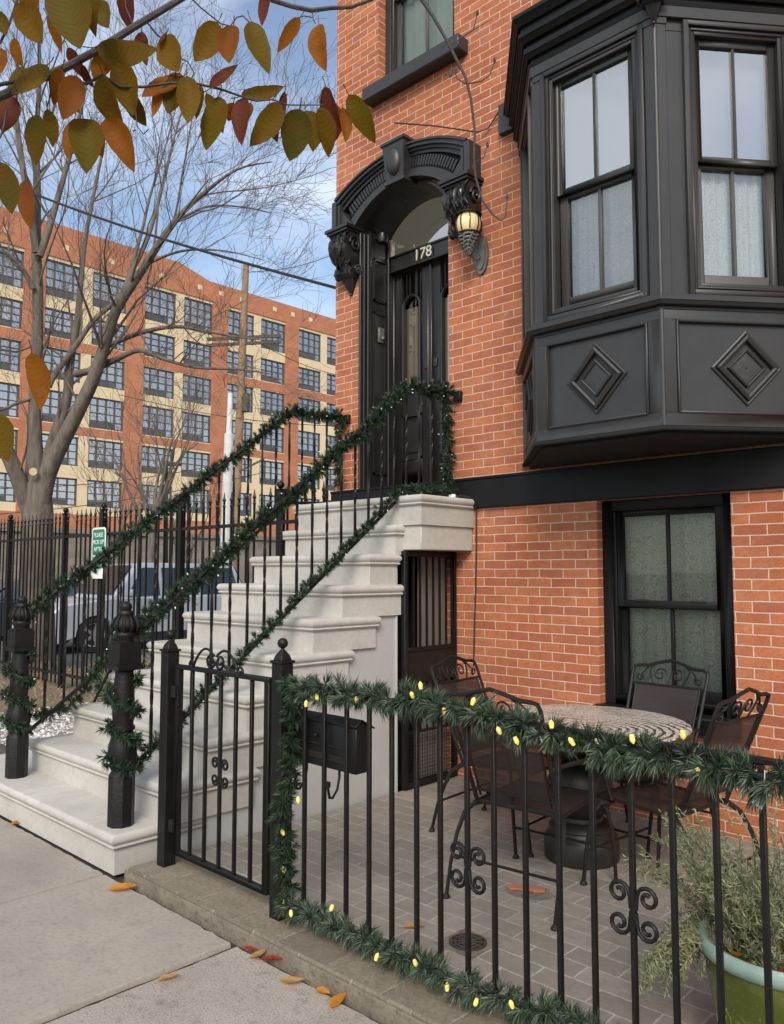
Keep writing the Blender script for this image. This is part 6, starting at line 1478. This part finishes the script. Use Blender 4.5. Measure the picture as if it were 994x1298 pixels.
# ------------------------------------------------------------------ orange apartment building across the street
BX = -60.0
bld = thing('apartment_building', 'long six storey orange brick and beige apartment building with gridded dark windows', 'building', (BX, 35, 0))
ROWS = [(6.65, 8.75), (9.72, 11.95), (12.85, 15.3), (16.2, 18.55), (19.42, 21.55), (22.5, 25.3)]
bays = []
y = 3.45 - 16.4
while y < 92: bays.append(y); y += 8.2
by0, by1 = bays[0] - 1.6, bays[-1] + 8.2
b = MB()
b.box(BX - 18, BX - .35, by0, by1, -.1, 26.6)
b.box(BX - .36, BX, by0, by1, -.1, 6.0)
b.prism([(by0, 25.55), (by1, 25.55), (by1, 27.3), (34.2, 27.3), (31.2, 28.15), (by0, 28.15)], (BX - .4, 0, 0), (0, 1, 0), (0, 0, 1), (.43, 0, 0))
for y in bays: b.box(BX - .4, BX + .02, y - 1.62, y, 6.0, 25.55)
for z0, z1 in ((12.15, 12.78), (18.62, 19.35)): b.box(BX - .4, BX - .02, by0, by1, z0, z1)
b.build('wall', 'far_brick', bld, smooth=False)
b = MB()
for z0, z1 in ((6.0, 6.65), (8.75, 9.72), (11.95, 12.15), (12.78, 12.85), (15.3, 16.2), (18.55, 18.62), (19.35, 19.42), (21.55, 22.5), (25.3, 25.55)): b.box(BX - .4, BX - .06, by0, by1, z0, z1)
for y in bays: b.box(BX - .4, BX - .055, y + 2.92, y + 3.72, 6.0, 25.55)
b.build('beige_panel', 'far_beige', bld, smooth=False)
for y in bays:
    for q in (-.8, 1.45, 5.2): b = MB(); b.box(BX - .02, BX + .05, y + q - .22, y + q + .22, 26.3, 26.7); b.build('parapet_ornament', 'far_beige', bld)
b = MB(); b.box(BX - .40, BX - .36, by0, by1, 6, 25.6); b.build('room_darkness', 'far_dark', bld)
proto = {}
def far_window(y0, y1, z0, z1):
    w_, h_ = round(y1 - y0, 2), round(z1 - z0, 2)
    if (w_, h_) not in proto:
        f = MB(); x0, x1 = BX - .26, BX - .14; t = .11
        f.box(x0, x1, y0, y0 + t, z0, z1); f.box(x0, x1, y1 - t, y1, z0, z1); f.box(x0, x1, y0, y1, z0, z0 + t); f.box(x0, x1, y0, y1, z1 - t, z1)
        for k in (1, 2, 3): yy = lerp(y0, y1, k/4); f.box(x0, x1, yy - .05, yy + .05, z0, z1)
        for k in (1, 2, 3): zz = lerp(z0, z1, k/4); f.box(x0 + .01, x1 - .02, y0, y1, zz - .035, zz + .035)
        f.box(x0 - .05, x1 - .03, y0 + .1, lerp(y0, y1, .74), z0, lerp(z0, z1, .22))
        fo = f.build('window', 'far_frame', bld, smooth=False)
        g = MB(); g.quad((x0 + .03, y0, z0), (x0 + .03, y1, z0), (x0 + .03, y1, z1), (x0 + .03, y0, z1)); go = g.build('pane', 'far_glass', fo, smooth=False)
        proto[(w_, h_)] = (fo, go, y0, z0); return
    fo, go, py, pz = proto[(w_, h_)]
    c = clone(fo, bld, Vector((0, y0 - py, z0 - pz))); clone(go, c)
nwin = 0
for y in sorted(bays, key=lambda q: abs(q - 30)):
    for z0, z1 in ROWS:
        for a, c in ((0, 2.92), (3.72, 6.58)):
            if nwin < 98: far_window(y + a, y + c, z0, z1); nwin += 1

# ------------------------------------------------------------------ light
SUN_EL, SUN_AZ = R(36), Vector((.62, -.78, 0)).normalized()
sd = bpy.data.lights.new('sun', 'SUN'); sd.energy = 2.0; sd.angle = R(24); sd.color = (1, .93, .83)
so = bpy.data.objects.new('sun', sd); COL.objects.link(so)
sdir = Vector((SUN_AZ.x*math.cos(SUN_EL), SUN_AZ.y*math.cos(SUN_EL), math.sin(SUN_EL)))
so.rotation_euler = sdir.to_track_quat('Z', 'Y').to_euler(); so.location = (4, -10, 12)
W = bpy.data.worlds.new('World'); S.world = W; W.use_nodes = True; nt = W.node_tree
bg = nt.nodes['Background']; out = nt.nodes['World Output']
sky = nt.nodes.new('ShaderNodeTexSky'); sky.sky_type = 'NISHITA'; sky.sun_disc = False; sky.sun_elevation = SUN_EL; sky.sun_rotation = math.atan2(SUN_AZ.x, SUN_AZ.y); sky.air_density = 1.0; sky.dust_density = .9; sky.ozone_density = .5
L(nt, sky.outputs[0], bg.inputs[0]); bg.inputs[1].default_value = .105
tc = nt.nodes.new('ShaderNodeTexCoord'); mp = nt.nodes.new('ShaderNodeMapping'); mp.inputs['Scale'].default_value = (1.0, 1.0, 2.2); mp.inputs['Location'].default_value = (.35, .1, .0); L(nt, tc.outputs['Generated'], mp.inputs[0])
nz = nt.nodes.new('ShaderNodeTexNoise'); nz.inputs['Scale'].default_value = 1.9; nz.inputs['Detail'].default_value = 7; nz.inputs['Roughness'].default_value = .55; nz.inputs['Distortion'].default_value = .6; L(nt, mp.outputs[0], nz.inputs['Vector'])
dt = nt.nodes.new('ShaderNodeVectorMath'); dt.operation = 'DOT_PRODUCT'; dt.inputs[1].default_value = (.62, -.70, .15); L(nt, tc.outputs['Generated'], dt.inputs[0])
ml = nt.nodes.new('ShaderNodeMath'); ml.operation = 'MULTIPLY_ADD'; ml.inputs[1].default_value = .16; L(nt, dt.outputs['Value'], ml.inputs[0]); L(nt, nz.outputs[0], ml.inputs[2])
cl = ramp(nt, ml.outputs[0], [(.38, .05), (.70, .80)])
bg2 = nt.nodes.new('ShaderNodeBackground'); bg2.inputs[0].default_value = (.90, .94, 1.0, 1); bg2.inputs[1].default_value = .95
mx = nt.nodes.new('ShaderNodeMixShader'); L(nt, cl, mx.inputs[0]); L(nt, bg.outputs[0], mx.inputs[1]); L(nt, bg2.outputs[0], mx.inputs[2]); L(nt, mx.outputs[0], out.inputs[0])
vs = S.view_settings; S.display_settings.display_device = 'sRGB'; vs.view_transform = 'Standard'; vs.look = 'None'; vs.exposure = 0.85; vs.gamma = 1; vs.use_curve_mapping = False
S.cycles.max_bounces = 6; S.cycles.transparent_max_bounces = 16; S.cycles.use_denoising = True
